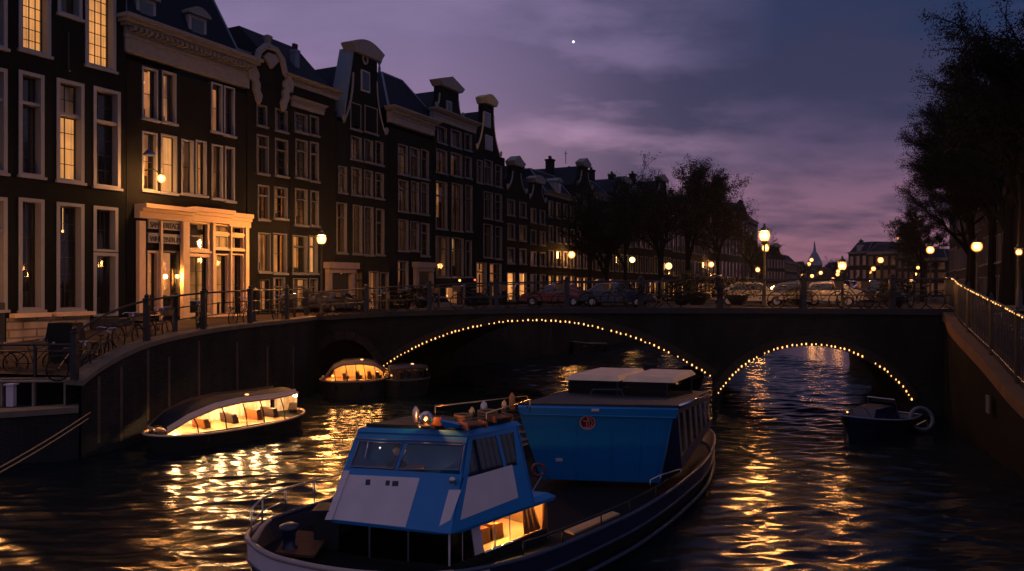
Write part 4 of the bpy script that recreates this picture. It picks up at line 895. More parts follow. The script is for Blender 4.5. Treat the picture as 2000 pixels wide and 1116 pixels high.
# ================================================================== STREET LAMPS
def street_lamp(x, Yd, ytop, zb, power, label, glow=LAMP, s=1.0, headr=.2, group='street lamps'):
    X = (x - 1000) / F * Yd; zt = EYE + (558 - ytop) / F * Yd; rt = thing('street_lamp', (X, Yd, zb), label, 'street lamp', group); H = zt - zb
    m = MB(); m.lathe([(.16, 0), (.17, .12), (.11, .2), (.10, .75), (.075, .85), (.06, 1.0), (.045, H * .7), (.035, H - .42), (.06, H - .38), (.03, H - .34), (.05, H - .28)] if H > 2 else [(.12, 0), (.1, .1), (.06, .25), (.04, H - .35), (.07, H - .3), (.04, H - .28)], (X, Yd, zb), 10); m.build('pole', IRON, rt, smooth=True)
    m = MB(); c = Vector((X, Yd, zt)); r0, r1, h = .12 * s, .22 * s, .42 * s
    for k in range(6):
        an = k * math.pi / 3; m.tube([c + Vector((r0 * math.cos(an), r0 * math.sin(an), -h * .6)), c + Vector((r1 * math.cos(an), r1 * math.sin(an), h * .4))], .012, 4)
    m.lathe([(r0 * 1.1, 0), (r0 * 1.1, .04)], c + Vector((0, 0, -h * .62)), 6); m.lathe([(r1 * 1.12, 0), (r1 * 1.1, .03), (r1 * .6, .14 * s), (.05, .2 * s), (.05, .26 * s), (.01, .33 * s)], c + Vector((0, 0, h * .4)), 6); m.build('lantern_frame', IRON, rt)
    m = MB(); m.ball(c - Vector((0, 0, .02)), headr * 1.0, 18, 12, (1, 1, 1.05)); m.build('lamp_globe', glow, rt, smooth=True)
    light(c - Vector((0, 0, .02)), power, WARM, headr * 1.12, rt, 'lamp_light'); return rt
def qz(x, Yd): return z_edge(Yd)
street_lamp(628, 36.5, 467, 3.36, 1700, 'bright lantern on a post left of the bridge, in front of the brown brick house', headr=.24)
street_lamp(1493, 31.6, 460, 3.85, 1000, 'tallest bright lantern standing on the bridge between the arches', headr=.24)
street_lamp(1495, 42.5, 484, 3.85, 250, 'second lantern just behind and below the tallest one on the bridge', headr=.2)
street_lamp(1645, 30.9, 519, 3.9, 330, 'low starry lantern on the bridge left of the far mansard house', headr=.17, s=.8)
street_lamp(1480, 100, 527, 2.5, 600, 'lantern on the left quay right under the two bridge lanterns', LAMP, headr=.3, s=1.4)
street_lamp(1817, 47, 488, 3.3, 160, 'lantern under the right-hand trees, left of the brightest one there', headr=.24)
street_lamp(1908, 37.0, 481, 3.7, 260, 'brightest lantern among the right-hand trees', headr=.26)
street_lamp(1990, 31, 492, 3.8, 30, 'slim narrow lantern by the right edge of the view', headr=.13, s=.7)
street_lamp(1720, 80, 508, 2.7, 200, 'lantern on a post before the far roof with pale ridges', LAMPF, headr=.32, s=1.4)
street_lamp(1706, 120, 525, 2.6, 200, 'lower lantern left of the post lamp before the far roof', LAMPF, headr=.38, s=1.6)
street_lamp(1793, 90, 523, 2.7, 90, 'small white lantern far down the right bank', LAMPF, headr=.2)
for x, Y, y, lab in ((1586, 120, 539, 'orange lamp low at the end of the canal'), (1603, 150, 533, 'small lamp beside the orange one at the end of the canal'), (1637, 170, 530, 'small far lamp under the bridge-side lantern'), (1636, 190, 536, 'tiny lamp right below the small far lamp'), (1585, 260, 508, 'white far light left of the spire foot'),
                     (1580, 300, 516, 'dimmer white far light left of the spire foot'), (1779, 140, 547, 'low pair of lamps at the foot of the right-bank houses'), (1788, 140, 536, 'tall thin lit lamp over the low pair'), (1627, 240, 546, 'low pale lamp far behind the bridge rail'), (1753, 130, 466, 'tiny bright light on a far chimney')):
    zb = 2.6 if y > 500 else EYE + (558 - y) / F * Y - .8
    street_lamp(x, Y, y, zb, 200 if Y < 200 else 100, lab, LAMPF, headr=.0026 * Y * (.6 if y < 500 else 1), s=1.2, group='tiny far lamps')
# lantern added outside the frame to light the plinth of the first house
street_lamp(-75, 23.5, 520, 2.3, 420, 'added unseen street lantern lighting the plinth of the near-black house from the left quay', headr=.24)

# ================================================================== TREES
def make_tree(seed, H, spread, leaves, trunk_h=.28, leafm=LEAF, ls=.85):
    rnd = random.Random(seed); br = MB(); tips = []
    def grow(p, d, L, r, lvl):
        n = 4; path = [p]; q = p.copy(); dd = d.copy()
        for i in range(n):
            dd = (dd + Vector((rnd.uniform(-1, 1), rnd.uniform(-1, 1), rnd.uniform(-.35, .55))) * (.16 if lvl else .05)).normalized(); q = q + dd * L / n; path.append(q.copy())
            if lvl >= 2: tips.append((q.copy(), dd.copy(), lvl))
        br.tube(path, [r * (1 - .6 * i / n) for i in range(n + 1)], 6 if lvl < 2 else 3, caps=False)
        if lvl >= 4: return
        k = (5, 5, 4, 3)[lvl]
        for j in range(k):
            t_ = rnd.uniform(.45, 1.) if lvl else rnd.uniform(.75, 1.); bp_ = path[min(n, int(t_ * n + .5))]
            an = rnd.uniform(0, 6.283); tilt = rnd.uniform(.35, .95) if lvl else rnd.uniform(.25, .7)
            x = dd.cross(Vector((.3, .9, .1))).normalized(); y = dd.cross(x)
            nd = (dd * math.cos(tilt) + (x * math.cos(an) + y * math.sin(an)) * math.sin(tilt) + Vector((0, 0, .12))).normalized(); nd = Vector((nd.x * spread, nd.y * spread, nd.z)).normalized()
            grow(bp_, nd, L * rnd.uniform(.55, .78), r * .5, lvl + 1)
    grow(Vector((0, 0, 0)), Vector((0, 0, 1)), H * trunk_h, H * .016, 0)
    hmax = max(t_[0].z for t_ in tips)
    sc = H / hmax; br.v = [tuple(Vector(v) * sc) if True else v for v in br.v]
    V = []; Fc = []; nt = len(tips)
    for i in range(leaves):
        p, d, lv = tips[rnd.randrange(nt)]; p = p * sc
        c = p + Vector((rnd.gauss(0, 1), rnd.gauss(0, 1), rnd.gauss(0, 1))) * H * .012
        a = Vector((rnd.gauss(0, 1), rnd.gauss(0, 1), rnd.gauss(0, 1))).normalized(); b_ = a.cross(Vector((rnd.gauss(0, 1), rnd.gauss(0, 1), rnd.gauss(0, 1)))).normalized(); s = rnd.uniform(.04, .12) * ls
        o = len(V); V += [tuple(c - a * s), tuple(c + b_ * s * .55), tuple(c + a * s), tuple(c - b_ * s * .55)]; Fc.append((o, o + 1, o + 2, o + 3))
    lf = MB(); lf.v = V; lf.f = Fc; lf.m = [0] * len(Fc); return br, lf, leafm
def place_tree(proto, loc, rz, s, label, group):
    br, lf, lm = proto; rt = thing('canal_tree', loc, label, 'tree', group); rt.rotation_euler = (0, 0, rz); rt.scale = (s, s, s)
    if 'me' not in proto_mesh.get(id(br), {}):
        a = br.build('trunk', BARK, None); c = lf.build('crown', lm, None); proto_mesh[id(br)] = {'me': a.data, 'lf': c.data}; bpy.data.objects.remove(a); bpy.data.objects.remove(c)
    for nm, k in (('trunk', 'me'), ('crown', 'lf')):
        o = bpy.data.objects.new(nm, proto_mesh[id(br)][k]); scene.collection.objects.link(o); o.parent = rt
    return rt
proto_mesh = {}
TA = make_tree(3, 14, 1.0, 15000); TB = make_tree(8, 14, 1.15, 40000, .22); TC = make_tree(21, 15, 1.3, 72000, .22, LEAF2, .58)
def tree_at(proto, x, Yd, zb, ytop, base, label, group):
    zt = EYE + (558 - ytop) / F * Yd; s = (zt - zb) / base; return place_tree(proto, ((x - 1000) / F * Yd, Yd, zb), random.uniform(0, 6.28), s, label, group)
gl = 'elm trees along the left bank'; gr = 'elm trees along the right bank'
tree_at(TA, 1152, 62, 2.7, 352, 14, 'small loose-crowned tree at the left end of the tree row', gl); tree_at(TA, 1222, 69, 2.6, 318, 14, 'thin-topped tree between the small one and the large round one', gl); tree_at(TB, 1345, 82, 2.55, 300, 14, 'largest round tree of the left bank against the pink sky', gl)
tree_at(TB, 1290, 76, 2.6, 340, 14, 'tree leaning into the left side of the largest one', gl); tree_at(TA, 1402, 96, 2.5, 345, 14, 'tree at the right shoulder of the largest left-bank tree', gl); tree_at(TA, 1466, 140, 2.5, 430, 14, 'low thin tree above the lit house at the bend', gl)
tree_at(TB, 1183, 64.5, 2.6, 372, 14, 'low bushy tree with a stout trunk behind the bridge railing', gl)
tree_at(TC, 2130, 30, 3.85, -60, 15, 'nearest right-hand tree, its crown leaving the top of the view', gr); tree_at(TB, 2010, 44, 3.5, 130, 14, 'tall tree behind the nearest right-hand one', gr); tree_at(TC, 1940, 58, 3.0, 215, 15, 'tree whose twigs reach farthest left over the pink sky', gr)
tree_at(TB, 2000, 36, 3.8, 60, 14, 'tall dark tree between the two lanterns on the right', gr); tree_at(TC, 1892, 76, 2.8, 310, 15, 'lower tree deep in the right-hand row', gr); tree_at(TB, 1800, 100, 2.7, 400, 14, 'small far tree at the foot of the right-hand row', gr)
tree_at(TC, 2040, 38, 3.8, 60, 15, 'dark tree behind the nearest one at the right edge', gr); tree_at(TC, 1965, 52, 3.2, 170, 15, 'dark tree filling the space over the brightest right lantern', gr); tree_at(TC, 1960, 60, 3.0, 150, 15, 'dark crown hiding the tall houses at the right', gr); tree_at(TC, 1900, 64, 2.9, 260, 15, 'dark crown over the left of the two big right lanterns', gr)
tree_at(TA, 1640, 230, 2.6, 500, 14, 'small bare far tree right of the spire', 'far trees'); tree_at(TA, 1565, 210, 2.6, 505, 14, 'small far tree left of the spire', 'far trees'); tree_at(TA, 1785, 120, 2.6, 470, 14, 'far tree beside the last dark house on the right', 'far trees')

# ================================================================== BICYCLES, CARS, PLANTERS
def make_bike(basket):
    rt = thing('bicycle', (0, 0, 0), 'x', 'bicycle')
    for x in (-.52, .52):
        m = MB(); m.tube([(x + .33 * math.cos(a), 0, .35 + .33 * math.sin(a)) for a in [i * math.pi / 9 for i in range(18)]], .022, 5, closed=True)
        for i in range(8): a = i * math.pi / 8; m.bar((x - .32 * math.cos(a), 0, .35 - .32 * math.sin(a)), (x + .32 * math.cos(a), 0, .35 + .32 * math.sin(a)), .005)
        m.build('wheel', RUBBER, rt)
    m = MB()
    for a, b in (((-.52, 0, .35), (-.05, 0, .33)), ((-.05, 0, .33), (-.18, 0, .82)), ((-.52, 0, .35), (-.16, 0, .76)), ((-.05, 0, .33), (.36, 0, .82)), ((-.16, 0, .72), (.36, 0, .86)), ((.34, 0, .95), (.52, 0, .35))): m.tube([a, b], .017, 6)
    m.build('frame', IRON, rt)
    m = MB(); m.tube([(.20, .28, 1.06), (.30, .24, 1.1), (.34, .08, 1.08), (.34, -.08, 1.08), (.30, -.24, 1.1), (.20, -.28, 1.06)], .014, 6); m.tube([(.34, 0, .95), (.34, 0, 1.08)], .016, 6); m.build('handlebar', CHROME, rt)
    m = MB(); m.ball((-.2, 0, .9), .13, 8, 5, (1.1, .8, .35)); m.tube([(-.18, 0, .8), (-.19, 0, .88)], .014, 5); m.build('saddle', LEATHER, rt)
    m = MB(); m.box(-.82, -.3, -.06, .06, .72, .74); m.bar((-.78, 0, .72), (-.55, 0, .36), .015); m.build('rear_rack', IRON, rt)
    if basket: m = MB(); m.hexa([(.42, -.14, .82), (.68, -.14, .82), (.68, .14, .82), (.42, .14, .82)], [(.38, -.19, 1.06), (.74, -.19, 1.06), (.74, .19, 1.06), (.38, .19, 1.06)]); m.build('basket', BASK, rt)
    m = MB(); m.ball((.5, 0, .93), .045, 8, 5); m.build('headlight', STEEL, rt)
    return rt
BASK = mat('wicker', (.25, .17, .09), .8, var=.4, vscale=30)
bk = [make_bike(False), make_bike(True)]; used = [False, False]
def bike(loc, rz, label, group, tilt=.08):
    k = random.randrange(2)
    if not used[k]: o = bk[k]; used[k] = True
    else: o = copy_tree(bk[k])
    o.location = loc; o.rotation_euler = (tilt * random.choice((-1, 1)), 0, rz); o['label'] = label; o['group'] = group; return o
random.seed(17)
bang = math.atan2(BD.y, BD.x)
spots = [(568, 'black bicycle at the left end of the bridge rail, before the pale door'), (612, 'bicycle propped next to the bright left lantern post'), (668, 'bicycle leaning on the rail before the white portal'), (722, 'bicycle before the two orange ground-floor windows'), (772, 'bicycle leaning out over the left crown of the bridge'),
         (812, 'bicycle beside the dark shrub on the bridge'), (905, 'bicycle silhouetted against the small square orange window'), (948, 'bicycle between two narrow lit doorways'), (1010, 'bicycle in front of the wide orange window'), (1062, 'bicycle right of the wide orange window'), (1118, 'bicycle standing before the pale doorway lamp'),
         (1205, 'bicycle under the bright square lamp'), (1250, 'bicycle right of the hanging planter'), (1292, 'bicycle against the arched warm window'), (1545, 'bicycle just right of the tallest lantern on the bridge'), (1612, 'bicycle left of the low starry lantern'), (1680, 'bicycle right of the low starry lantern'), (1722, 'bicycle with pale bag beneath the far roofs'), (1765, 'bicycle near the right end of the bridge'), (1805, 'bicycle leaning at the right end post of the bridge')]
for i, (x, lab) in enumerate(spots):
    u = bu(x); v = random.uniform(.45, .9); bike(bpt(u, v, deck_z(u) - .05), bang + random.choice((0, math.pi)) + random.uniform(-.35, .35), lab + (' with a basket' if 0 else ''), 'bicycles parked along the bridge railing')
for i, (j, lab) in enumerate(((6, 'lowest bicycle on the slope beside the handrail'), (10, 'second bicycle up the slope beside the handrail'), (14, 'bicycle half way up the slope beside the handrail'), (18, 'bicycle on the slope just before the shop doorway'), (23, 'bicycle on the slope below the cream pilaster'), (28, 'bicycle on the slope past the cream shopfront'), (34, 'uppermost bicycle on the slope next to the scroll-gabled house'), (38, 'bicycle where the sloping rail meets the bridge'))):
    p = LW[j]; bike((p.x - .8, p.y, z_edge(p.y)), R(80) + random.uniform(-.5, .5), lab, 'bicycles parked along the left slope')
for i, (x, y, lab) in enumerate(((-14.2, 22.9, 'bicycle behind the low rail at the left edge, nearest the wall'), (-15.6, 23.0, 'bicycle behind the low rail in front of the plinth'))): bike((x, y, 2.15), random.uniform(-.3, .3), lab, 'bicycles on the left terrace')
for i, (j, lab) in enumerate(((16, 'bicycle behind the right fence near the bridge'), (19, 'bicycle behind the right fence, second from the bridge'), (22, 'bicycle behind the right fence, nearest the view'))):
    p = RW[j]; bike((p.x + 1.1, p.y, z_r(p.y)), R(75) + random.uniform(-.3, .3), lab, 'bicycles behind the right fence')
def make_car(paint, kind):
    rt = thing('parked_car', (0, 0, 0), 'x', 'car'); L = 4.1; rt.scale = (.78, .78, .74)
    if kind == 'van': prof = [(-2.2, .35), (2.2, .35), (2.25, .8), (2.1, 1.05), (1.4, 1.2), (1.0, 1.95), (.7, 2.02), (-2.15, 2.05), (-2.25, .9)]
    else: prof = [(-2.05, .32), (2.05, .32), (2.1, .62), (1.95, .78), (1.05, .92), (.45, 1.4), (-.9, 1.45), (-1.6, 1.02), (-2.0, .95), (-2.12, .6)]
    c = catmull([(a, b, 0) for a, b in prof], 3, True); m = MB(); k = len(c); hw = .86
    ring_ = []
    for w, ins in ((-hw, .05), (-hw + .1, 0), (hw - .1, 0), (hw, .05)): ring_ += [(p.x * (1 - ins * .5), w * (1 - .12 * max(0, (p.y - .9))), p.y + (-ins if p.y > 1 else ins)) for p in c]
    m.add(ring_, [(i * k + j, i * k + (j + 1) % k, (i + 1) * k + (j + 1) % k, (i + 1) * k + j) for i in range(3) for j in range(k)] + [tuple(range(k - 1, -1, -1)), tuple(3 * k + j for j in range(k))]); m.build('body', paint, rt, smooth=False)
    for s in (-1, 1):
        for x in (-1.3, 1.3):
            m = MB(); m.tube([(x, s * .70, .32), (x, s * .89, .32)], .31, 16); w_ = m.build('wheel', RUBBER, rt); m = MB(); m.tube([(x, s * .885, .32), (x, s * .90, .32)], .18, 10); m.build('rim', STEEL, w_)
        m = MB()
        if kind == 'van': q = [(.65, 1.25), (1.15, 1.25), (.92, 1.85), (.65, 1.85)]
        else: q = [(-1.2, .98), (.85, .98), (.42, 1.33), (-.85, 1.36)]
        m.slab([(a, s * (hw * (1 - .12 * max(0, b - .9)) + .012), b) for a, b in q], (0, s, 0), .02); m.build('side_window', DWIN, rt)
        m = MB(); m.ball((2.0 if kind != 'van' else 2.18, s * .6, .66), .12, 8, 5, (.5, 1, .6)); m.build('headlight', STEEL, rt); m = MB(); m.box(-2.13 if kind != 'van' else -2.27, -2.0, s * .6 - .1, s * .6 + .1, .72, .84); m.build('tail_light', TAIL, rt)
    m = MB()
    if kind == 'van': m.slab([(1.46, -.68, 1.2), (1.46, .68, 1.2), (1.1, .62, 1.88), (1.1, -.62, 1.88)], (.9, 0, .45), .02)
    else: m.slab([(1.13, -.68, .93), (1.13, .68, .93), (.55, .6, 1.39), (.55, -.6, 1.39)], (.6, 0, .8), .02)
    m.build('windscreen', DWIN, rt); return rt
DWIN = mat('car_glass', (.01, .012, .016), .06, coat=1.); TAIL = mat('tail_red', (.4, .01, .01), .3)
cars = {}
def car(kind, paint, loc, rz, label):
    k = (kind, paint.name)
    if k not in cars: cars[k] = make_car(paint, kind); o = cars[k]
    else: o = copy_tree(cars[k])
    o.location = loc; o.rotation_euler = (0, 0, rz); o['label'] = label; o['group'] = 'cars parked on and near the bridge'
for kind, paint, x, v, lab in (('car', CARW, 1150, 5.6, 'pale car on the bridge before the dim shop windows'), ('car', CARD, 1180, 3.4, 'dark low car on the bridge beside the thick tree trunk'), ('car', CARR, 1028, 5.4, 'reddish car on the bridge before the wide orange window'), ('car', CARW, 1472, 4.6, 'pale car on the bridge at the foot of the tallest lantern'),
                               ('car', CARD, 1555, 5.4, 'dark car right of the pale one, near the tallest lantern'), ('car', CARW, 1625, 4.4, 'pale car low behind the rail in the gap of the canal'), ('car', CARD, 1745, 5.4, 'dark car near the right end of the bridge')):
    u = bu(x); car(kind, paint, bpt(u, v, deck_z(u) - .05), bang + (math.pi if random.random() < .5 else 0), lab)
car('car', CARD, (-15.8, 33.6, 3.33), R(63), 'dark car on the quay in front of the shopfront bay'); car('car', CARD, (-9.6, 42.0, 3.36), R(60), 'dark car on the quay behind the left lantern'); car('car', CARW, (24.8, 35.4, 3.9), R(62), 'pale car under the brightest right-hand lantern')
car('car', CARD, (19.5, 26.5, 3.55), R(70), 'dark car behind the right fence'); car('car', CARW, (-4.8, 47.6, 3.05), R(62), 'pale car just past the bridge on the left bank')
def planter(x, label, s=1.0, v=-.25, flowers=None, leafm=LEAF2, hang=True, tub=IRON):
    u = bu(x); z = deck_z(u); c = bpt(u, v, z + (.35 if hang else .1)); rt = thing('planter', c, label, 'planter', 'planters on the bridge railing'); m = MB()
    m.lathe([(.22 * s, 0), (.42 * s, .25 * s), (.46 * s, .42 * s), (.44 * s, .44 * s)], c, 12); m.build('tub', tub, rt)
    m = MB(); rnd = random.Random(int(x))
    for i in range(900):
        a, b = rnd.uniform(0, 6.28), rnd.uniform(-.3, 1.2); r_ = s * (.35 + .35 * rnd.random() ** .5); p = c + Vector((r_ * math.cos(a) * math.cos(b) * 1.5, r_ * math.sin(a) * math.cos(b), .5 * s + r_ * math.sin(b) * 1.1))
        d = Vector((rnd.gauss(0, 1), rnd.gauss(0, 1), rnd.gauss(0, 1))).normalized(); e = d.orthogonal().normalized(); k = rnd.uniform(.03, .07) * s; m.quad(p - d * k, p + e * k * .6, p + d * k, p - e * k * .6)
    m.build('foliage', leafm, rt)
planter(1360, 'largest dark shrub mass on the bridge railing', 1.15, .5, hang=False); planter(1330, 'dark shrub left of the largest shrub mass', .85, .4, hang=False); planter(1440, 'bluish shrub on the rail left of the tallest lantern', .95, .3, hang=False); planter(812, 'dark shrub on the left shoulder of the bridge', .8, .6, hang=False)
planter(1232, 'blue tub with red edge hanging outside the railing', .6, -.3, tub=mat('blue_tub', (.015, .05, .16), .5)); planter(1752, 'shrub with pale wrapping near the right end of the bridge', .8, .4, hang=False); planter(1560, 'dark shrub where the bridge parts the canal view', .6, .4, hang=False)
# things on the left terrace
m = MB(); c = Vector((-13.6, 23.4, 2.12)); rt = thing('cargo_scooter', c, 'dark covered scooter silhouetted against the pale plinth', 'scooter')
m.box(c.x - .35, c.x + .35, c.y - .3, c.y + .3, c.z + .35, c.z + 1.0); m.build('body', HULLD, rt); m = MB(); m.hexa([c + Vector(v) for v in ((-.42, -.36, 1.0), (.42, -.36, 1.0), (.42, .36, 1.0), (-.42, .36, 1.0))], [c + Vector(v) for v in ((-.36, -.3, 1.55), (.36, -.3, 1.55), (.36, .3, 1.55), (-.36, .3, 1.55))]); m.build('cover', RUBBER, rt)
for s in (-.3, .3): m = MB(); m.tube([c + Vector((s - .05, 0, .28)), c + Vector((s + .05, 0, .28))], .28, 14); m.build('wheel', RUBBER, rt)
m = MB(); m.box(-14.2, -14.0, 21.55, 21.7, 1.40, 2.0); m.box(-14.24, -13.96, 21.5, 21.75, 2.0, 2.04); ob = m.build('white_cabinet', BWHITE, None, org=(-14.1, 21.6, 1.4)); tag(ob, 'narrow white cabinet standing on the low landing', 'cabinet')
m = MB(); m.box(-14.6, -12.6, 21.75, 21.95, 2.06, 2.1)
for x in (-14.5, -13.6, -12.7): m.box(x - .03, x + .03, 21.8, 21.9, 1.36, 2.06)
ob = m.build('landing_bench', mat('bleached_wood', (.28, .22, .18), .8, var=.4), None, org=(-13.6, 21.85, 1.36)); tag(ob, 'thin pale shelf on posts above the low landing', 'shelf')
# black bollards on the shop pavement
b0 = None
for i, (x, Y) in enumerate(((316, 25.2), (370, 26.8), (426, 28.6), (520, 31.0))):
    c = G(x, 0, 0) if 0 else Vector(((x - 1000) / F * Y - .5, Y, z_edge(Y)))
    m = MB(); m.lathe([(.14, 0), (.15, .1), (.10, .18), (.09, 1.25), (.13, 1.3), (.13, 1.38), (.06, 1.46)], c, 10); ob = m.build('bollard', IRON, None, smooth=True, org=c)
    tag(ob, ['thick black post before the glowing shop door', 'thick black post before the lit shop window', 'thick black post right of the shop window', 'thick black post before the pale doorway of the scroll-gabled house'][i], 'bollard', 'thick black posts on the left slope')
# ================================================================== BOATS
def hull_loft(m_list, rt, loop, names, levels):
    """loop: closed gunwale line; levels: (drop below gunwale or absolute z, inward shift)"""
    k = len(loop); c = sum(loop, Vector()) / k
    rings = []
    for dz_, ins, ab in levels:
        rg = []
        for i, p in enumerate(loop):
            d = (loop[(i + 1) % k] - loop[i - 1]); n = Vector((d.y, -d.x, 0)).normalized()
            if n.dot(Vector((p.x - c.x, p.y - c.y, 0))) < 0: n = -n
            z = dz_ if ab else p.z - dz_
            rg.append(Vector((p.x, p.y, 0)) - n * ins + Vector((0, 0, z)))
        rings.append(rg)
    for i, nm in enumerate(names):
        if nm is None: continue
        m = MB(); m.add(rings[i] + rings[i + 1], [(j, (j + 1) % k, k + (j + 1) % k, k + j) for j in range(k)]); m.build(nm, m_list[i], rt, smooth=True)
    return rings
# ------------------------------------------------------------------ the big blue boat
port = [(495, 1064, 1.08), (520, 1081, 1.03), (556, 1094, .99), (644, 1112, .94), (745, 1122, .90), (850, 1122, .87), (957, 1107, .84), (1064, 1078, .80), (1179, 1030, .76), (1260, 990, .74), (1332, 942, .72), (1385, 892, .72)]
loop = [G(*q) for q in port] + [Vector((5.55, 21.2, .74)), Vector((5.2, 22.4, .76)), Vector((4.2, 23.0, .78)), Vector((2.9, 22.6, .78)), Vector((1.3, 20.8, .77)), Vector((-.4, 18.2, .78)), Vector((-2.0, 15.8, .84)), Vector((-3.2, 13.9, .94)), Vector((-3.85, 12.4, 1.04)), Vector((-3.95, 11.5, 1.08))]
loop = catmull(loop, 6, True)
bb = thing('canal_boat', (.6, 16, 0), 'large blue and white passenger boat with a raked wheelhouse, coming towards the view', 'boat')
rings = hull_loft([NAVY, HULLD, STRAKE, DECKM], bb, loop, ['bulwark', 'hull'], [(.0, .0, 0), (.30, .02, 0), (-.35, .35, 1)])
# bow skin in pale paint (front part of the bulwark)
k = len(loop); bowi = [i for i in range(k) if loop[i].y < 12.6 and loop[i].x < -.2]
seq = sorted(bowi, key=lambda i: (i if i < k // 2 else i - k)); m = MB()
for a, b in zip(seq, seq[1:]):
    cc = Vector((0, 16, 0)); n = Vector((loop[a].x - cc.x, loop[a].y - cc.y, 0)).normalized() * .012
    m.quad(rings[0][a] + n, rings[0][b] + n, rings[1][b] + n, rings[1][a] + n)
m.build('bow_panel', BWHITE, bb, smooth=True)
gp = [i for i in range(-18, k - 18)]; m = MB(); m.tube([loop[i % k] for i in range(-10, 33)], .042, 8); gw = m.build('gunwale', mat('gunwale_paint', (.36, .27, .25), .4, coat=.3), bb, smooth=True); m = MB(); m.tube([loop[i % k] for i in range(32, k - 9)], .036, 8); m.build('gunwale', STRAKE, bb, smooth=True)
m = MB(); m.tube([Vector((p.x, p.y, p.z - .33)) for p in rings[1]], .04, 8, closed=True); m.tube([Vector((p.x, p.y, p.z - .02)) for p in rings[1]], .03, 8, closed=True); m.build('rubbing_strake', STRAKE, bb, smooth=True)
dk = [Vector((p.x, p.y, p.z - .32)) * 1.0 for p in loop]; cc = sum(dk, Vector()) / k; dk = [p.lerp(Vector((cc.x, cc.y, p.z)), .03) for p in dk]
m = MB(); m.add(dk + [Vector((cc.x, cc.y, .42))], [(i, (i + 1) % k, k) for i in range(k)]); m.build('deck', DECKM, bb)
m = MB(); m.add([rings[0][i] for i in range(k)] + dk, [(i, (i + 1) % k, k + (i + 1) % k, k + i) for i in range(k)]); m.build('inner_bulwark', NAVY, bb)
# lower cabin + skirt roof + wheelhouse
Zs = 1.15
FR, BR, FL = G(882, 1045, Zs), G(1078, 976, Zs), G(634, 1018, Zs); BLc = FL + (BR - FR)
side = (BR - FR).normalized(); frn = (FL - FR).normalized(); up = Vector((0, 0, 1))
nf = frn.cross(up).normalized(); nf = nf if nf.y < 0 else -nf; nsd = side.cross(up).normalized(); nsd = nsd if nsd.x > 0 else -nsd
def corner_round(a, b, c, r, n=5):   # rounded corner at b
    p = b + (a - b).normalized() * r; q = b + (c - b).normalized() * r
    return [p * (1 - t_) ** 2 + b * 2 * t_ * (1 - t_) + q * t_ * t_ for t_ in [i / n for i in range(n + 1)]]
sk = corner_round(BLc, FL, FR, .25) + corner_round(FL, FR, BR, .25) + [BR, BLc]
m = MB(); kk = len(sk); c_ = sum(sk, Vector()) / kk
lo = [p.lerp(c_, -.015) - up * .01 for p in sk]; mid = [p.lerp(c_, -.03) + up * .05 for p in sk]; hi = [p.lerp(c_, .03) + up * .13 for p in sk]
m.add(lo + mid + hi, [tuple(range(kk - 1, -1, -1)), tuple(2 * kk + i for i in range(kk))] + [(i, (i + 1) % kk, kk + (i + 1) % kk, kk + i) for i in range(kk)] + [(kk + i, kk + (i + 1) % kk, 2 * kk + (i + 1) % kk, 2 * kk + i) for i in range(kk)])
skirt = m.build('skirt_roof', BLUE, bb)
# lower cabin walls (inset from the skirt), with openings
ins = .10; zb = .38
cFL = FL - nf * ins - nsd * -ins; cFR = FR - nf * ins - nsd * ins; cBR = BR - nsd * ins; cBL = BLc + nsd * ins
def Z(p, z): return Vector((p.x, p.y, z))
z0w, z1w = .64, Zs - .02
m = MB()
for a, b, n_ in ((cFL, cFR, nf), (cFR, cBR, nsd)): m.slab([Z(a, zb), Z(b, zb), Z(b, z0w), Z(a, z0w)], n_, .04)
m.slab([Z(cBL, zb), Z(cFL, zb), Z(cFL, z1w), Z(cBL, z1w)], -nsd, .04)
m.build('cabin_wall', HULLD, bb)
m = MB()
m.bar(Z(cFR, z0w), Z(cFR, z1w), .03, .03, up=(1, 0, 0))
sl = (cBR - cFR).length
def sp_(t_): return cFR + side * sl * t_
m.slab([Z(sp_(.235), z0w), Z(sp_(.33), z0w), Z(sp_(.285), z1w), Z(sp_(.19), z1w)], nsd, .04)
for t_ in (.44, .60): m.bar(Z(sp_(t_), z0w), Z(sp_(t_ - .01), z1w), .018, .018, up=(1, 0, 0))
for t_ in (.12,): m.bar(Z(sp_(t_), z0w), Z(sp_(t_), z1w), .012, .012, up=(1, 0, 0))
m.build('pillar', BWHITE, bb)
m = MB()
for i in (.33, .66): p = cFL.lerp(cFR, i); m.bar(Z(p, z0w), Z(p, z1w), .025, .025, up=(1, 0, 0))
m.build('front_mullion', STEEL, bb)
m = MB(); m.quad(Z(cFL, z0w), Z(cFR, z0w), Z(cFR, z1w), Z(cFL, z1w)); m.quad(Z(cFR, z0w), Z(sp_(.24), z0w), Z(sp_(.2), z1w), Z(cFR, z1w)); m.build('cabin_glass', DGLASS, bb)
m = MB(); m.quad(Z(sp_(.33), z0w), Z(sp_(.98), z0w), Z(sp_(.96), z1w), Z(sp_(.285), z1w)); m.build('side_glass', CLEAR, bb)
m = MB(); m.tube([Z(sp_(t_), z0w - .005) + nsd * .02 for t_ in (.33, .6, 1.0)], .02, 6); m.tube([Z(sp_(t_), z1w - .01) + nsd * .03 for t_ in (.2, .6, 1.0)], .018, 6); m.build('window_rail', CHROME, bb, smooth=True)
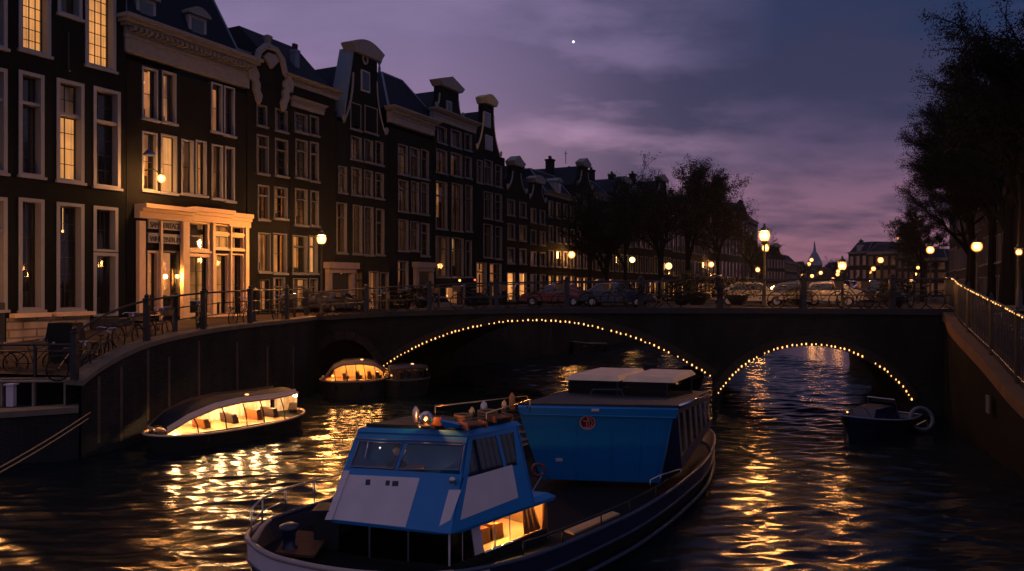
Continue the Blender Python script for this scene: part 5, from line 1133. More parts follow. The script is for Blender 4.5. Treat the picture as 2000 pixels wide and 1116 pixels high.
# saloon interior: bulkhead at t=.3 keeps the dark front separate
m = MB(); inn = -nsd
def ip(t_, d, z): p = sp_(t_) + inn * d; return Z(p, z)
m.quad(ip(.30, .05, zb), ip(.30, 1.7, zb), ip(.27, 1.7, z1w), ip(.27, .05, z1w)); m.quad(ip(.30, 1.3, zb), ip(1.0, 1.3, zb), ip(1.0, 1.3, z1w), ip(.28, 1.3, z1w))
m.quad(ip(1.1, .25, zb), ip(1.1, 1.3, zb), ip(1.1, 1.3, z1w), ip(1.1, .25, z1w)); m.build('saloon_panel', WOODL, bb)
m = MB(); m.quad(ip(.3, .04, z0w - .04), ip(1.02, .04, z0w - .04), ip(1.02, 1.3, z0w - .04), ip(.3, 1.3, z0w - .04)); m.build('saloon_table', mat('pale_table', (.62, .42, .2), .4), bb)
m = MB()
for t_, w_ in ((.40, .14), (.56, .12)): a = ip(t_, .35, z0w); m.hexa([ip(t_, .3, z0w - .03), ip(t_ + w_, .3, z0w - .03), ip(t_ + w_, .62, z0w - .03), ip(t_, .62, z0w - .03)], [ip(t_ + .01, .33, z0w + .22), ip(t_ + w_, .33, z0w + .20), ip(t_ + w_, .62, z0w + .20), ip(t_ + .01, .62, z0w + .22)])
m.build('cabinet', WOODV, bb)
m = MB()
for i in range(7): m.quad(ip(.78 + i * .03, .06 + .03 * (i % 2), z0w - .02), ip(.81 + i * .03, .06 + .03 * ((i + 1) % 2), z0w - .02), ip(.775 + i * .018, .06 + .02 * ((i + 1) % 2), z1w), ip(.76 + i * .018, .06 + .02 * (i % 2), z1w))
m.build('curtain', mat('rust_curtain', (.6, .24, .08), .9), bb)
m = MB(); m.ball(ip(.66, .22, z1w - .035), .022, 8, 6); m.ball(ip(.45, .35, z1w - .03), .018, 8, 6); m.build('cabin_lamp', LAMP, bb)
light(ip(.62, .35, z1w - .09), 45, (1., .42, .11), .04, bb, 'cabin_light'); light(ip(.88, .45, z1w - .09), 22, (1., .42, .11), .04, bb, 'cabin_light'); light(ip(.42, .4, z1w - .09), 4, (1., .5, .18), .04, bb, 'cabin_light')
m = MB(); m.slab([ip(.95, -.03, zb), ip(1.02, -.03, zb), ip(1.0, -.03, z1w), ip(.97, -.03, z1w)], nsd, .03); m.build('door_post', WOODV, bb)
# wheelhouse: front leans back, sides lean in
A_, B_, C_ = FL + up * .1, FR + up * .1, None
n_front = None
C_ = P(912, 852, 11.75); D_ = P(700, 843, 12.55)
n1 = (B_ - A_).cross(C_ - A_).normalized(); n1 = n1 if n1.y < 0 else -n1
Dp = onplane(700, 843, A_, n1); A2 = onplane(636, 1014, A_, n1); B2 = onplane(880, 1043, A_, n1); C2 = onplane(915, 851, A_, n1)
E2 = G(1040, 985, Zs + .1); n2 = (E2 - B2).cross(C2 - B2).normalized(); n2 = n2 if n2.x > 0 else -n2
def pf(x, y, o=.0): return onplane(x, y, A2, n1) + n1 * o
def ps(x, y, o=.0): return onplane(x, y, B2, n2) + n2 * o
H2 = ps(1012, 832); E2 = ps(1045, 985); back = Vector((H2.x - C2.x, H2.y - C2.y, 0))
def strip(m, pts, n, t): m.slab(pts, n, t)
m = MB()   # front shell around the two windscreens
fr_o = [(636, 1014), (880, 1043), (915, 851), (700, 843)]
q = lambda x, y: pf(x, y)
for pts in ([(636, 1014), (880, 1043), (902, 927), (672, 913)], [(691, 860), (909, 868), (915, 851), (700, 843)], [(672, 913), (684, 913.5), (700, 861), (691, 860)], [(898, 926.5), (902, 927), (909, 868), (905, 868)], [(770, 918), (777, 918), (795, 865), (788, 865)]):
    m.slab([q(*p) for p in pts], n1, .045)
m.slab([ps(*p) for p in ((880, 1043), (1045, 985), (1024, 905), (906, 934))], n2, .045); m.slab([ps(*p) for p in ((916, 861), (1015, 842), (1012, 832), (915, 851))], n2, .045)
m.slab([ps(*p) for p in ((904, 934), (914, 932), (923, 859), (915, 860))], n2, .045); m.slab([ps(*p) for p in ((984, 914), (990, 912), (974, 850), (969, 851))], n2, .03); m.slab([ps(*p) for p in ((1010, 908), (1024, 905), (1015, 842), (1003, 844))], n2, .045)
m.build('wheelhouse_wall', BLUE, bb)
m = MB(); L1 = Dp + back * 1.0; m.slab([A2, Dp, L1, A2 + back], Vector((-1, .2, 0)), .04); m.slab([A2 + back, L1, H2, E2], -n1, .04); m.build('wheelhouse_rear', BLUE, bb)
m = MB(); m.slab([pf(636, 1016, .03), pf(650, 1016, .03), pf(684, 920, .03), pf(674, 920, .03)], n1, .03); m.build('corner_post', BWHITE, bb)
m = MB()
for pts in ([(648, 1014.5), (792, 1030), (820, 934), (676, 927)], [(858, 1028), (880, 1016), (901, 957), (877, 957)]): m.slab([pf(x, y, .006) for x, y in pts], n1, .006)
m.slab([ps(x, y, .006) for x, y in ((899, 1016), (1012, 972), (1000, 908), (914, 933))], n2, .006); m.build('white_panel', BWHITE, bb)
m = MB()
for x0_, y0_, x1_, y1_ in ((714, 937, 723, 948), (753, 939, 761, 949), (766, 940, 778, 950)): m.slab([pf(x0_, y1_, .010), pf(x1_, y1_, .010), pf(x1_ + 1, y0_, .010), pf(x0_ + 1, y0_, .010)], n1, .006)
m.build('vent', mat('vent_blue', (.01, .02, .06), .5), bb)
def winframe(m, pts, fn, w=.012):
    c = [fn(x, y, .012) for x, y in pts]; m.tube(catmull(c, 1, True), w, 6, closed=True)
for pts, nm in (([(685, 911), (769, 916), (787, 867), (702, 862)], 0), ([(778, 917), (896, 918), (904, 870), (796, 866)], 0)):
    m = MB(); winframe(m, pts, pf); wf = m.build('windscreen', GREYBLUE, bb, smooth=False)
    m = MB(); m.quad(*[pf(x, y, -.01) for x, y in pts]); m.build('pane', GLASS, wf)
m = MB(); m.tube([pf(x, y, .03) for x, y in ((690, 857), (905, 864), (909, 872), (900, 922))], .011, 6); m.build('trim_strip', GREYBLUE, bb)
m = MB(); m.tube([pf(722, 864, .05), pf(714, 895, .03)], .007, 5); m.build('wiper', STEEL, bb)
m = MB(); m.quad(*[ps(x, y, -.01) for x, y in ((914, 932), (1010, 908), (1003, 844), (923, 859))]); m.build('side_window', DGLASS, bb)
rz_ = C2.z; m = MB(); rf = [Dp + Vector((-.03, -.03, 0)), C2 + Vector((.04, -.04, 0)), H2 + Vector((.05, .05, 0)), L1 + Vector((-.04, .05, 0))]
m.hexa([Vector((p.x, p.y, p.z)) for p in rf], [Vector((p.x, p.y, p.z + .07)).lerp(Vector((rf[0].x + rf[2].x, rf[0].y + rf[2].y, 2 * (p.z + .07))) / 2, .05) for p in rf]); m.build('wheelhouse_roof', BLUE, bb)
rtop = max(p.z for p in rf) + .075
m = MB(); c0, c1, c2, c3 = [Vector((p.x, p.y, p.z + .075)).lerp(Vector((rf[0].x + rf[2].x, rf[0].y + rf[2].y, 2 * p.z + .15)) / 2, .12) for p in rf]
m.hexa([c0, c1, c2, c3], [p + up * .05 for p in (c0, c1, c2, c3)]); m.build('roof_tray', HULLD, bb)
m = MB(); m.ball(pf(888, 941, .10), .055, 10, 6, (1, .6, 1.1)); m.tube([pf(890, 945, .0), pf(888, 941, .08)], .012, 6); m.build('horn', STEEL, bb, smooth=True)
light(Z((A2 + H2) / 2, 2.1), .5, (1., .6, .3), .03, bb, 'cabin_light')
m = MB(); m.box(*(lambda c: (c.x - .5, c.x + .5, c.y - .12, c.y + .12, 1.55, 1.9))((A2 + B2) / 2 + Vector((0, .75, 0)))); m.build('console', WOODV, bb)
# ---- big blue front of the rear saloon
Yp = 16.3
T = [P(1012, 795, 16.25), P(1318, 800, 16.0)]; Bm = [P(1056, 936, 16.75), P(1288, 944, 16.3)]
n3 = (T[1] - T[0]).cross(Bm[0] - T[0]).normalized(); n3 = n3 if n3.y < 0 else -n3
def pp(x, y, o=0.): return onplane(x, y, T[0], n3) + n3 * o
m = MB(); m.slab([pp(1056, 936), pp(1288, 944), pp(1316, 812), pp(1014, 806)], n3, .06); fp = m.build('front_panel', BLUE, bb)
m = MB(); m.slab([pp(1014, 806, .04), pp(1322, 813, .04), pp(1324, 799, .04), pp(1012, 794, .04)], n3, .10); m.tube([pp(1020, 807, .05), pp(1320, 814, .05)], .014, 6)
m.tube([pp(1306, 815, .012), pp(1279, 940, .012)], .016, 6); m.build('brow_moulding', BLUE, fp)
m = MB(); m.slab([pp(1155, 797, .065), pp(1170, 797, .065), pp(1170, 801, .065), pp(1155, 801, .065)], n3, .02); m.slab([pp(1085, 895, .015), pp(1099, 895, .015), pp(1099, 901, .015), pp(1085, 901, .015)], n3, .01); m.build('name_plate', BWHITE, fp)
for xa, xb in ((1128, 1124), (1196, 1194), (1256, 1248)):
    m = MB(); m.tube([pp(xa, 816, .004), pp(xb, 936, .004)], .006, 5); m.build('weld_seam', BLUE, fp)
ce = pp(1147.5, 825, .012); ux = (pp(1160, 825.4) - pp(1140, 824.8)).normalized(); uy = n3.cross(ux).normalized(); uy = uy if uy.z > 0 else -uy; re = .155
def ep(a, b, o=0.): return ce + ux * a * re + uy * b * re + n3 * o
m = MB(); m.slab([ep(math.cos(i * .2618), math.sin(i * .2618)) for i in range(24)], n3, .012); em = m.build('emblem', MAROON, fp)
m = MB(); m.tube([ep(math.cos(i * .2618), math.sin(i * .2618), .008) for i in range(24)], .014, 6, closed=True)
for st_ in ([(-.62, .28), (-.15, .18), (.0, .35), (.0, .75), (-.15, .9)], [(-.1, .15), (-.12, -.2), (-.05, -.62)], [(.0, .75), (.35, .55), (.6, .15), (.58, -.35), (.3, -.65), (-.05, -.75), (-.4, -.68)], [(.25, .3), (.2, -.5)], [(.05, .6), (.22, .1)]): m.tube(catmull([ep(a, b, .006) for a, b in st_], 4), .009, 5)
m.build('emblem_ring', PINK, em)
# saloon left side, right side, roof
TR, BRr = pp(1318, 801), pp(1290, 944); TL, BLl = pp(1014, 797), pp(1052, 936)
aT = Vector((5.28, 20.6, 1.82)); aB = Vector((5.36, 20.7, 1.02)); fT, fB = TR + Vector((.08, .12, 0)), P(1332, 919, 16.6)
m = MB(); m.add([TR, BRr, fB, fT], [(0, 1, 2, 3)]); m.add([TL, BLl, BLl + Vector((2.0, 4.4, .3)), TL + Vector((2.0, 4.2, -.3))], [(0, 1, 2, 3)]); m.build('saloon_side', NAVY, bb)
def sw(t_, v): return fT.lerp(aT, t_).lerp(fB.lerp(aB, t_), v)
nsw = (aT - fT).cross(fB - fT).normalized(); nsw = nsw if nsw.x > 0 else -nsw
m = MB()
for a, b in ((0, .08), (.93, 1)): m.slab([sw(0, a), sw(1, a), sw(1, b), sw(0, b)], nsw, .05)
m.slab([sw(0, .78), sw(1, .78), sw(1, .93), sw(0, .93)], nsw, .04); m.build('saloon_side', BWHITE if 0 else mat('saloon_brown', (.10, .07, .08), .45), bb)
for i in range(6):
    a = i / 6; m = MB(); wd = .035
    for p, q_ in ((a, a + wd), (a + 1 / 6 - wd, a + 1 / 6)): m.slab([sw(p, .08), sw(q_, .08), sw(q_, .78), sw(p, .78)], nsw, .04)
    fo = m.build('saloon_window', mat('window_post', (.20, .15, .14), .4), bb); m = MB(); m.quad(sw(a + wd, .08), sw(a + 1 / 6 - wd, .08), sw(a + 1 / 6 - wd, .78), sw(a + wd, .78)); m.build('pane', DGLASS, fo)
m = MB(); m.slab([sw(0, .0) - nsw * 1.6, sw(1, 0) - nsw * 1.2, sw(1, 1) - nsw * 1.2, sw(0, 1) - nsw * 1.6], nsw, .03); m.build('saloon_panel', mat('saloon_inner', (.12, .06, .03), .6), bb)
lq = sw(.62, .45) - nsw * .5; light(lq, 2.2, WARM, .05, bb, 'cabin_light'); m = MB(); m.ball(sw(.72, .12) - nsw * .25, .03, 8, 5); m.ball(sw(.8, .55) - nsw * .3, .04, 8, 5); m.build('cabin_lamp', BULB, bb)
ra, rb, rc, rd = TL + Vector((.05, .05, .03)), TR + Vector((.05, .02, .03)), aT + Vector((.05, .2, .05)), Vector((2.0, 21.4, 1.95)); m = MB(); m.hexa([ra, rb, rc, rd], [p + up * .06 for p in (ra, rb, rc, rd)]); m.build('saloon_roof', HULLD, bb)
m = MB(); m.tube([fT + Vector((.04, -.02, .07)), aT + Vector((.06, 0, .08))], .035, 8); m.build('roof_rail', CHROME, bb, smooth=True)
# rear cabin, roof colour tanned to stand for the lantern light on it
q0, q1, q2, q3 = P(1112, 785, 19.2), P(1303, 782, 18.6), P(1350, 775, 20.2), P(1180, 775, 20.9); zt_ = P(1112, 742, 19.2).z
m = MB(); rc_ = [q0, q1, q2, q3]
for p in rc_ + [q0.lerp(q1, .5)]: m = MB(); m.bar(Z(p, 1.9), Z(p, zt_), .05, .05, up=(1, 0, 0)); m.build('top_cabin_post', HULLD, bb)
for a, b in ((q0, q1), (q1, q2)): m = MB(); m.bar(Z(a, 1.98), Z(b, 1.98), .05, .14); m.build('top_cabin_sill', HULLD, bb)
m = MB()
for a, b in ((q0, q1), (q1, q2), (q2, q3), (q3, q0)): m.quad(Z(a, 1.95), Z(b, 1.95), Z(b, zt_), Z(a, zt_))
m.build('top_cabin_glass', DGLASS, bb)
def roofp(pts, nm):
    m = MB(); cc2 = sum(pts, Vector()) / len(pts); lo_ = [Z(p, zt_ + .01) for p in pts]; hi_ = [Z(p.lerp(cc2, .12), zt_ + .13) for p in pts]; m.hexa(lo_, hi_); m.build(nm, mat('cabin_roof_lamplit', (.85, .56, .36), .45), bb)
e0, e1, e2, e3 = q0 + Vector((-.12, -.1, 0)), q1 + Vector((.15, -.12, 0)), q2 + Vector((.15, .1, 0)), q3 + Vector((-.1, .1, 0))
roofp([e0, e0.lerp(e1, .50), e3.lerp(e2, .50), e3], 'top_cabin_roof'); roofp([e0.lerp(e1, .53), e1, e2, e3.lerp(e2, .53)], 'top_cabin_roof')
m = MB(); cx_ = Z(q0.lerp(q1, .4), 1.95) + Vector((0, -.35, 0)); m.box(cx_.x - .55, cx_.x + .35, cx_.y - .18, cx_.y + .18, cx_.z, cx_.z + .16); m.tube([cx_ + Vector((-.5, -.15, .16)), cx_ + Vector((-.42, -.1, .34)), cx_ + Vector((.25, -.1, .34)), cx_ + Vector((.33, -.15, .16))], .02, 6); m.build('seat', NAVY, bb)
# deck rails, bow fittings
def rail(pts, h, nm='deck_rail', step=1, r=.016, mt=STEEL, hi=None):
    m = MB(); t_ = [p + up * h for p in pts]; m.tube(t_, r, 6)
    for p in pts[::step]: m.tube([p, p + up * h], r * .9, 5)
    m.build(nm, mt, bb, smooth=True)
pr = [p for p in loop if p.x > .2 and p.y < 15.4]; pr = sorted(pr, key=lambda p: p.x); rail([Z(p, p.z) - nsd * .05 for p in pr][::1], .22, step=4, mt=IRON)
m = MB(); m.slab([ip(1.02, -.36, z0w + .02), ip(1.62, -.42, z0w + .04), ip(1.62, -.58, z0w + .03), ip(1.02, -.56, z0w + .01)], up, .03); m.build('side_bench', WOODL, bb)
rail([G(1270, 950, .85), G(1290, 940, .9), G(1330, 928, .95)], .12, r=.014)
bp_ = [Vector((-3.85, 11.35, 1.08)), Vector((-3.9, 12.0, 1.06)), Vector((-3.75, 12.7, 1.02)), Vector((-3.45, 13.4, .98)), Vector((-3.1, 14.0, .94))]; rail(bp_, .42, r=.017, mt=BRASS if 0 else STEEL); rail(bp_[:3], .22, r=.010)
m = MB(); c = Vector((-3.35, 11.55, .75)); m.lathe([(.13, 0), (.14, .1), (.09, .14), (.10, .34), (.15, .38), (.15, .44), (.06, .48)], c, 12); m.build('bollard', NAVY, bb, smooth=True)
m = MB(); m.tube(catmull([Vector((-3.72, 11.05, 1.12)), Vector((-3.62, 11.15, 1.3)), Vector((-3.55, 11.3, 1.36))], 4), [.05, .05, .045, .04, .035, .03, .03, .03, .02], 8); m.build('stem_post', mat('stem_paint', (.5, .32, .22), .4), bb, smooth=True)
m = MB(); c = Vector((-2.85, 12.1, .7)); m.box(c.x - .22, c.x + .22, c.y - .2, c.y + .2, .7, 1.28); m.box(c.x - .25, c.x + .25, c.y - .23, c.y + .23, 1.28, 1.32); m.build('deck_locker', HULLD, bb)
m = MB(); m.slab([Vector((-3.5, 11.35, .86)), Vector((-2.9, 11.25, .84)), Vector((-2.9, 12.2, .86)), Vector((-3.55, 12.3, .9))], up, .04); m.build('fore_deck', mat('fore_wood', (.11, .05, .03), .8, var=.4, vscale=9), bb)
m = MB(); c = P(1052, 918, 15.6); m.tube([c + ux * .12 * math.cos(i * .52) + Vector((0, 0, .12 * math.sin(i * .52))) for i in range(12)], .032, 8, closed=True); lb = m.build('lifebuoy', mat('lifebuoy_red', (.12, .03, .04), .6), None, smooth=True, org=c); tag(lb, 'small round lifebuoy standing against the blue panel', 'lifebuoy')
m = MB(); m.tube([P(1040, 960, 14.6), P(1058, 930, 15.2)], .012, 5); m.tube([P(1060, 925, 15.3), P(1078, 938, 16.2)], .012, 5); m.build('stay', STEEL, bb)
# clutter on the wheelhouse roof: lamp dome, coils, cushions
rc0 = c0.lerp(c2, .5)
def rp(x, y): return G(x, y, rtop + .05)
c = rp(832, 834); rt = thing('globe_lamp', c, 'shining brass-tinted dome lamp on the wheelhouse roof', 'lamp'); m = MB(); m.lathe([(.11, 0), (.12, .03), (.10, .05)], c, 14); m.build('lamp_base', BRASS, rt); m = MB(); m.ball(c + up * .12, .12, 16, 10, (1, 1, 1)); m.build('dome', AGLASS, rt, smooth=True)
m = MB(); m.ball(c + up * .13, .03, 8, 6); m.build('filament', LAMP, rt); light(c + up * .13 + Vector((.02, -.02, 0)), 16., WARM, .03, rt, 'lamp_light')
for (x, y, r_, lab) in ((905, 826, .13, 'coil of light rope on the wheelhouse roof beside the dome lamp'), (952, 818, .15, 'larger coil of rope on the wheelhouse roof near the rail')):
    c = rp(x, y); m = MB()
    for i in range(3): m.tube([c + Vector((r_ * math.cos(a * .45), r_ * math.sin(a * .45), .025 + i * .045)) for a in range(14)], .024, 6, closed=True)
    tag(m.build('rope_coil', mat('manila', (.30, .18, .09), .9), None, smooth=True, org=c), lab, 'rope', 'rope coils on the wheelhouse roof')
c = rp(873, 834); m = MB(); m.hexa([c + Vector(v) for v in ((-.02, -.1, 0), (.2, -.1, 0), (.2, .06, 0), (-.02, .06, 0))], [c + Vector(v) for v in ((-.1, -.12, .11), (.22, -.12, .05), (.22, .06, .05), (-.1, .06, .11))]); tag(m.build('blue_bin', BLUE, None, org=c), 'open blue wedge-shaped bin on the wheelhouse roof', 'bin')
c = rp(860, 832); m = MB(); m.box(c.x - .12, c.x + .02, c.y, c.y + .16, c.z, c.z + .13); tag(m.build('red_box', mat('red_box', (.05, .012, .012), .5), None, org=c), 'small red box between the dome lamp and the blue bin', 'box')
for i, (x, y, rz2, lab) in enumerate(((925, 836, .5, 'wooden crate of deck gear nearest the roof corner'), (975, 822, .6, 'folded wooden deck chair lying on the roof tray'))):
    c = rp(x, y); m = MB(); m.X = Matrix.Translation(c) @ Matrix.Rotation(rz2, 4, 'Z')
    for j in range(5): m.box(-.16, .16, -.14 + j * .06, -.10 + j * .06, .06, .08)
    m.box(-.17, -.14, -.15, .15, 0, .10); m.box(.14, .17, -.15, .15, 0, .10); m.X = None; tag(m.build('wooden_crate' if i == 0 else 'folded_chair', WOODV, None, org=c), lab, 'crate' if i == 0 else 'deck chair')
m = MB(); a, b, c = c3 + up * .25, c2 + up * .3, c1 + up * .22
for p, q_ in ((rp(850, 812), rp(1030, 792)), (rp(950, 826), rp(1035, 800))): m.tube([Z(p, rtop + .2), Z(q_, rtop + .22)], .014, 6); m.tube([Z(p, rtop), Z(p, rtop + .2)], .012, 5); m.tube([Z(q_, rtop), Z(q_, rtop + .22)], .012, 5)
m.build('roof_rail', BRASS, bb, smooth=True)
for i, (x, y, r_, mt_, lab) in enumerate(((922, 815, .05, BRASS, 'short brass canister on the wheelhouse roof tray'), (945, 806, .06, STEEL, 'steel canister behind the brass one on the roof tray'), (985, 808, .045, BRASS, 'tall brass fitting by the roof rail'), (812, 826, .05, STEEL, 'small steel vent left of the dome lamp'), (1000, 800, .05, mat('orange_float', (.55, .2, .05), .4), 'orange float at the back of the wheelhouse roof'))):
    c = rp(x, y); m = MB(); m.lathe([(r_ * .9, 0), (r_, .02), (r_, .1 + .03 * i), (r_ * .6, .14 + .03 * i), (r_ * .3, .17 + .03 * i)], c, 12)
    tag(m.build(('canister', 'canister', 'fitting', 'vent', 'float')[i], mt_, None, smooth=True, org=c), lab, ('canister', 'canister', 'fitting', 'vent', 'float')[i])
# helmsman behind the left windscreen
hc = pf(768, 905) + Vector((.0, .42, 0)); hp = thing('person', (hc.x, hc.y, zb + .4), 'person in a dark jacket at the wheel behind the left windscreen', 'person')
me = bpy.data.meshes.new('body'); s_ = .72
J = [(0, 0, -.25), (0, 0, .05), (0, -.01, .28), (0, -.02, .40), (0, -.03, .52), (-.16, -.01, .30), (-.22, -.12, .08), (-.12, -.30, .02), (.16, -.01, .30), (.22, -.12, .08), (.10, -.30, .04), (-.09, 0, -.5), (.09, 0, -.5)]
E = [(0, 1), (1, 2), (2, 3), (3, 4), (2, 5), (5, 6), (6, 7), (2, 8), (8, 9), (9, 10), (0, 11), (0, 12)]; rad = [.13, .12, .13, .05, .05, .065, .05, .035, .065, .05, .035, .08, .08]
me.from_pydata([tuple(Vector(j) * s_) for j in J], E, []); o = bpy.data.objects.new('body', me); scene.collection.objects.link(o); o.parent = hp; o.location = Vector((hc.x, hc.y, 1.72)) - hp.location; me.materials.append(NAVYC)
sm = o.modifiers.new('skin', 'SKIN'); 
for i, v in enumerate(me.skin_vertices[0].data): v.radius = (rad[i] * s_, rad[i] * s_)
me.skin_vertices[0].data[0].use_root = True; o.modifiers.new('sub', 'SUBSURF').render_levels = 1
hb = Vector((hc.x, hc.y - .03, 1.72 + .60 * s_)); m = MB(); m.ball(hb, .105 * s_, 12, 8, (.82, .95, 1.15)); m.ball(hb + Vector((0, -.10 * s_, -.01)), .02 * s_, 6, 4, (1, 1, 1.6))
for s in (-1, 1): m.ball(hb + Vector((s * .085 * s_, 0, 0)), .022 * s_, 6, 4)
m.build('head', SKIN, hp, smooth=True)
m = MB(); m.ball(hb + Vector((0, .015, .03)), .108 * s_, 12, 6, (.86, .95, 1.05)); m.build('hair', HAIR, hp, smooth=True)
m = MB()
for s, j in ((-1, 7), (1, 10)):
    b = Vector((hc.x, hc.y, 1.72)) + Vector(J[j]) * s_; m.ball(b, .035 * s_, 8, 5, (1, 1.2, .6))
    for k_ in range(4): m.tube([b + Vector(((k_ - 1.5) * .014, -.02, 0)), b + Vector(((k_ - 1.5) * .015, -.05, .005)), b + Vector(((k_ - 1.5) * .014, -.06, -.02))], .006, 5)
    m.tube([b + Vector((s * -.025, 0, 0)), b + Vector((s * -.04, -.03, .01))], .007, 5)
m.build('hands', SKIN, hp, smooth=True)
light(hb + Vector((-.25, -.22, .1)), .35, (1., .75, .5), .02, bb, 'cabin_light')

# ------------------------------------------------------------------ saloon boats
def saloon_boat(label, c0, c1, beam, z_g, zr, cab, glow, glass, hull, trim, dome=True, lp=20., sheer=.18, group=None, open_room=True):
    """c0 stern end, c1 bow end (x,y); cab = (start,end) along the length; roof z zr(t)"""
    a = Vector((*c0, 0)); b = Vector((*c1, 0)); L = (b - a).length; U = (b - a).normalized(); V = Vector((U.y, -U.x, 0)); rt = thing('saloon_boat', (a + b) / 2, label, 'boat', group)
    def q(t_, v, z): return a + U * L * t_ + V * v + Vector((0, 0, z))
    def hb_(t_): return beam / 2 * (1 - abs(2 * t_ - 1) ** 3.8) ** .55
    n = 28; ts = [.5 - .5 * math.cos(math.pi * i / n) for i in range(n + 1)]
    def zg(t_): return z_g + sheer * abs(2 * t_ - .85) ** 2.2
    lp_ = [q(t_, max(hb_(t_), .02), zg(t_)) for t_ in ts] + [q(t_, -max(hb_(t_), .02), zg(t_)) for t_ in ts[::-1][1:-1]]
    k = len(lp_)
    rg = hull_loft([hull, hull], rt, lp_, ['hull'], [(0, 0, 0), (-.25, .22, 1)])
    m = MB(); m.tube(lp_, .035, 6, closed=True); m.build('gunwale', trim, rt, smooth=True)
    m = MB(); m.poly([p - up * .04 for p in lp_]); m.build('deck', DECKM, rt)
    t0, t1 = cab; ns = 16; S = [t0 + (t1 - t0) * i / ns for i in range(ns + 1)]
    def cw(t_): return hb_(t_) * .84
    def zR(t_): return interp(zr, (t_ - t0) / (t1 - t0))
    # roof shell
    R_ = []; nv = 8
    for t_ in S:
        for j in range(nv + 1):
            v = -1 + 2 * j / nv; R_.append(q(t_, cw(t_) * v * 1.03, zR(t_) + .13 * (1 - v * v)))
    m = MB(); m.add(R_, [(i * (nv + 1) + j, i * (nv + 1) + j + 1, (i + 1) * (nv + 1) + j + 1, (i + 1) * (nv + 1) + j) for i in range(ns) for j in range(nv)]); ro = m.build('roof', HULLD, rt, smooth=True)
    sol = ro.modifiers.new('thick', 'SOLIDIFY'); sol.thickness = .03
    edge = [q(t_, cw(t_) * 1.04, zR(t_)) for t_ in S] + [q(t_, -cw(t_) * 1.04, zR(t_)) for t_ in S[::-1]]
    m = MB(); m.tube(edge, .04, 8, closed=True)
    for s in (1, -1):
        for x, y in zip(S, S[1:]): m.quad(q(x, s * cw(x) * 1.07, zR(x) - .04), q(y, s * cw(y) * 1.07, zR(y) - .04), q(y, s * cw(y) * .86, zR(y) + .125), q(x, s * cw(x) * .86, zR(x) + .125))
    m.build('roof_trim', trim, rt)
    zf = z_g + .03
    for s in (1, -1):
        m = MB()
        for x, y in zip(S, S[1:]): m.quad(q(x, s * cw(x), zf), q(y, s * cw(y), zf), q(y, s * cw(y), zR(y)), q(x, s * cw(x), zR(x)))
        m.build('side_glass', glass, rt)
        m = MB()
        for fr_ in (.16, .36, .52, .66, .84): t_ = t0 + (t1 - t0) * fr_; m.tube([q(t_ + .02, s * cw(t_), zf), q(t_ + .012, s * cw(t_), (zf + zR(t_)) / 2), q(t_ - .012, s * cw(t_), zR(t_))], .018, 6)
        m.tube([q(t_, s * cw(t_), zf) for t_ in S], .016, 6); m.build('pillar', SASH, rt)
    m = MB()
    for t_ in (t0, t1): m.quad(q(t_, cw(t_), zf), q(t_, -cw(t_), zf), q(t_, -cw(t_), zR(t_)), q(t_, cw(t_), zR(t_)))
    m.build('end_glass', glass, rt)
    # inside: floor, benches, table, far drapes, lamps
    m = MB(); m.poly([q(t_, cw(t_) * .97, zf + .005) for t_ in S] + [q(t_, -cw(t_) * .97, zf + .005) for t_ in S[::-1]]); m.build('cabin_floor', WOODL, rt)
    if open_room:
        m = MB(); n_ = 30
        for i in range(n_):
            x = t0 + (t1 - t0) * (.12 + .86 * i / n_); y = t0 + (t1 - t0) * (.12 + .86 * (i + 1) / n_); m.quad(q(x, -cw(x) * .93 + .015 * math.sin(i * 2.1), zf), q(y, -cw(y) * .93 + .015 * math.sin(i * 2.1 + 2.1), zf), q(y, -cw(y) * .93, zR(y)), q(x, -cw(x) * .93, zR(x)))
        m.build('curtain', glow, rt)  # drapes glow themselves to stand for the lit cabin
    for j, (fa, h) in enumerate(((.30, .28), (.52, .3), (.72, .34), (.86, .3))):
        t_ = t0 + (t1 - t0) * fa; m = MB(); dl = .10 / L * 2; m.hexa([q(t_, -.42, zf), q(t_ + dl, -.42, zf), q(t_ + dl, .30, zf), q(t_, .30, zf)], [q(t_ - .01, -.42, zf + h), q(t_ + dl * .5, -.42, zf + h), q(t_ + dl * .5, .30, zf + h), q(t_ - .01, .30, zf + h)])
        m.box(*(lambda p: (p.x - .12, p.x + .12, p.y - .12, p.y + .12, zf, zf + .13))(q(t_ + .04, -.05, 0))); m.build('bench', LEATHER if j % 2 else WOODV, rt)
    m = MB()
    for fa in (.12, .34, .58, .82): t_ = t0 + (t1 - t0) * fa; m.ball(q(t_, -.1, (zR(t_) - .05 if fa > .2 else zf + .12)), .035 if fa > .2 else .06, 8, 6)
    m.build('cabin_lamp', LAMP, rt)
    for fa in (.12, .3, .45, .6, .75, .9): t_ = t0 + (t1 - t0) * fa; light(q(t_, 0, zR(t_) - .14), lp / 6, (1., .55, .22), .09, rt, 'cabin_light')
    m = MB(); m.ball(q(t0 + (t1 - t0) * .62, cw(.5) * .4, zR(t0 + (t1 - t0) * .6) + .12), .05, 10, 6, (1.4, 1, .6)); m.build('deck_lamp', BULB, rt)
    for t_ in (.04, .96): m = MB(); m.lathe([(.03, 0), (.035, .1), (.06, .13), (.02, .16)], q(t_, 0, zg(t_)), 8); m.build('mooring_post', STEEL, rt, smooth=True)
    for t_ in (.25, .6): m = MB(); m.tube([q(t_, hb_(t_) + .05, zg(t_) - .06), q(t_, hb_(t_) + .05, zg(t_) - .34)], [.05, .06], 8); m.build('fender', RUBBER, rt, smooth=True)
    return rt
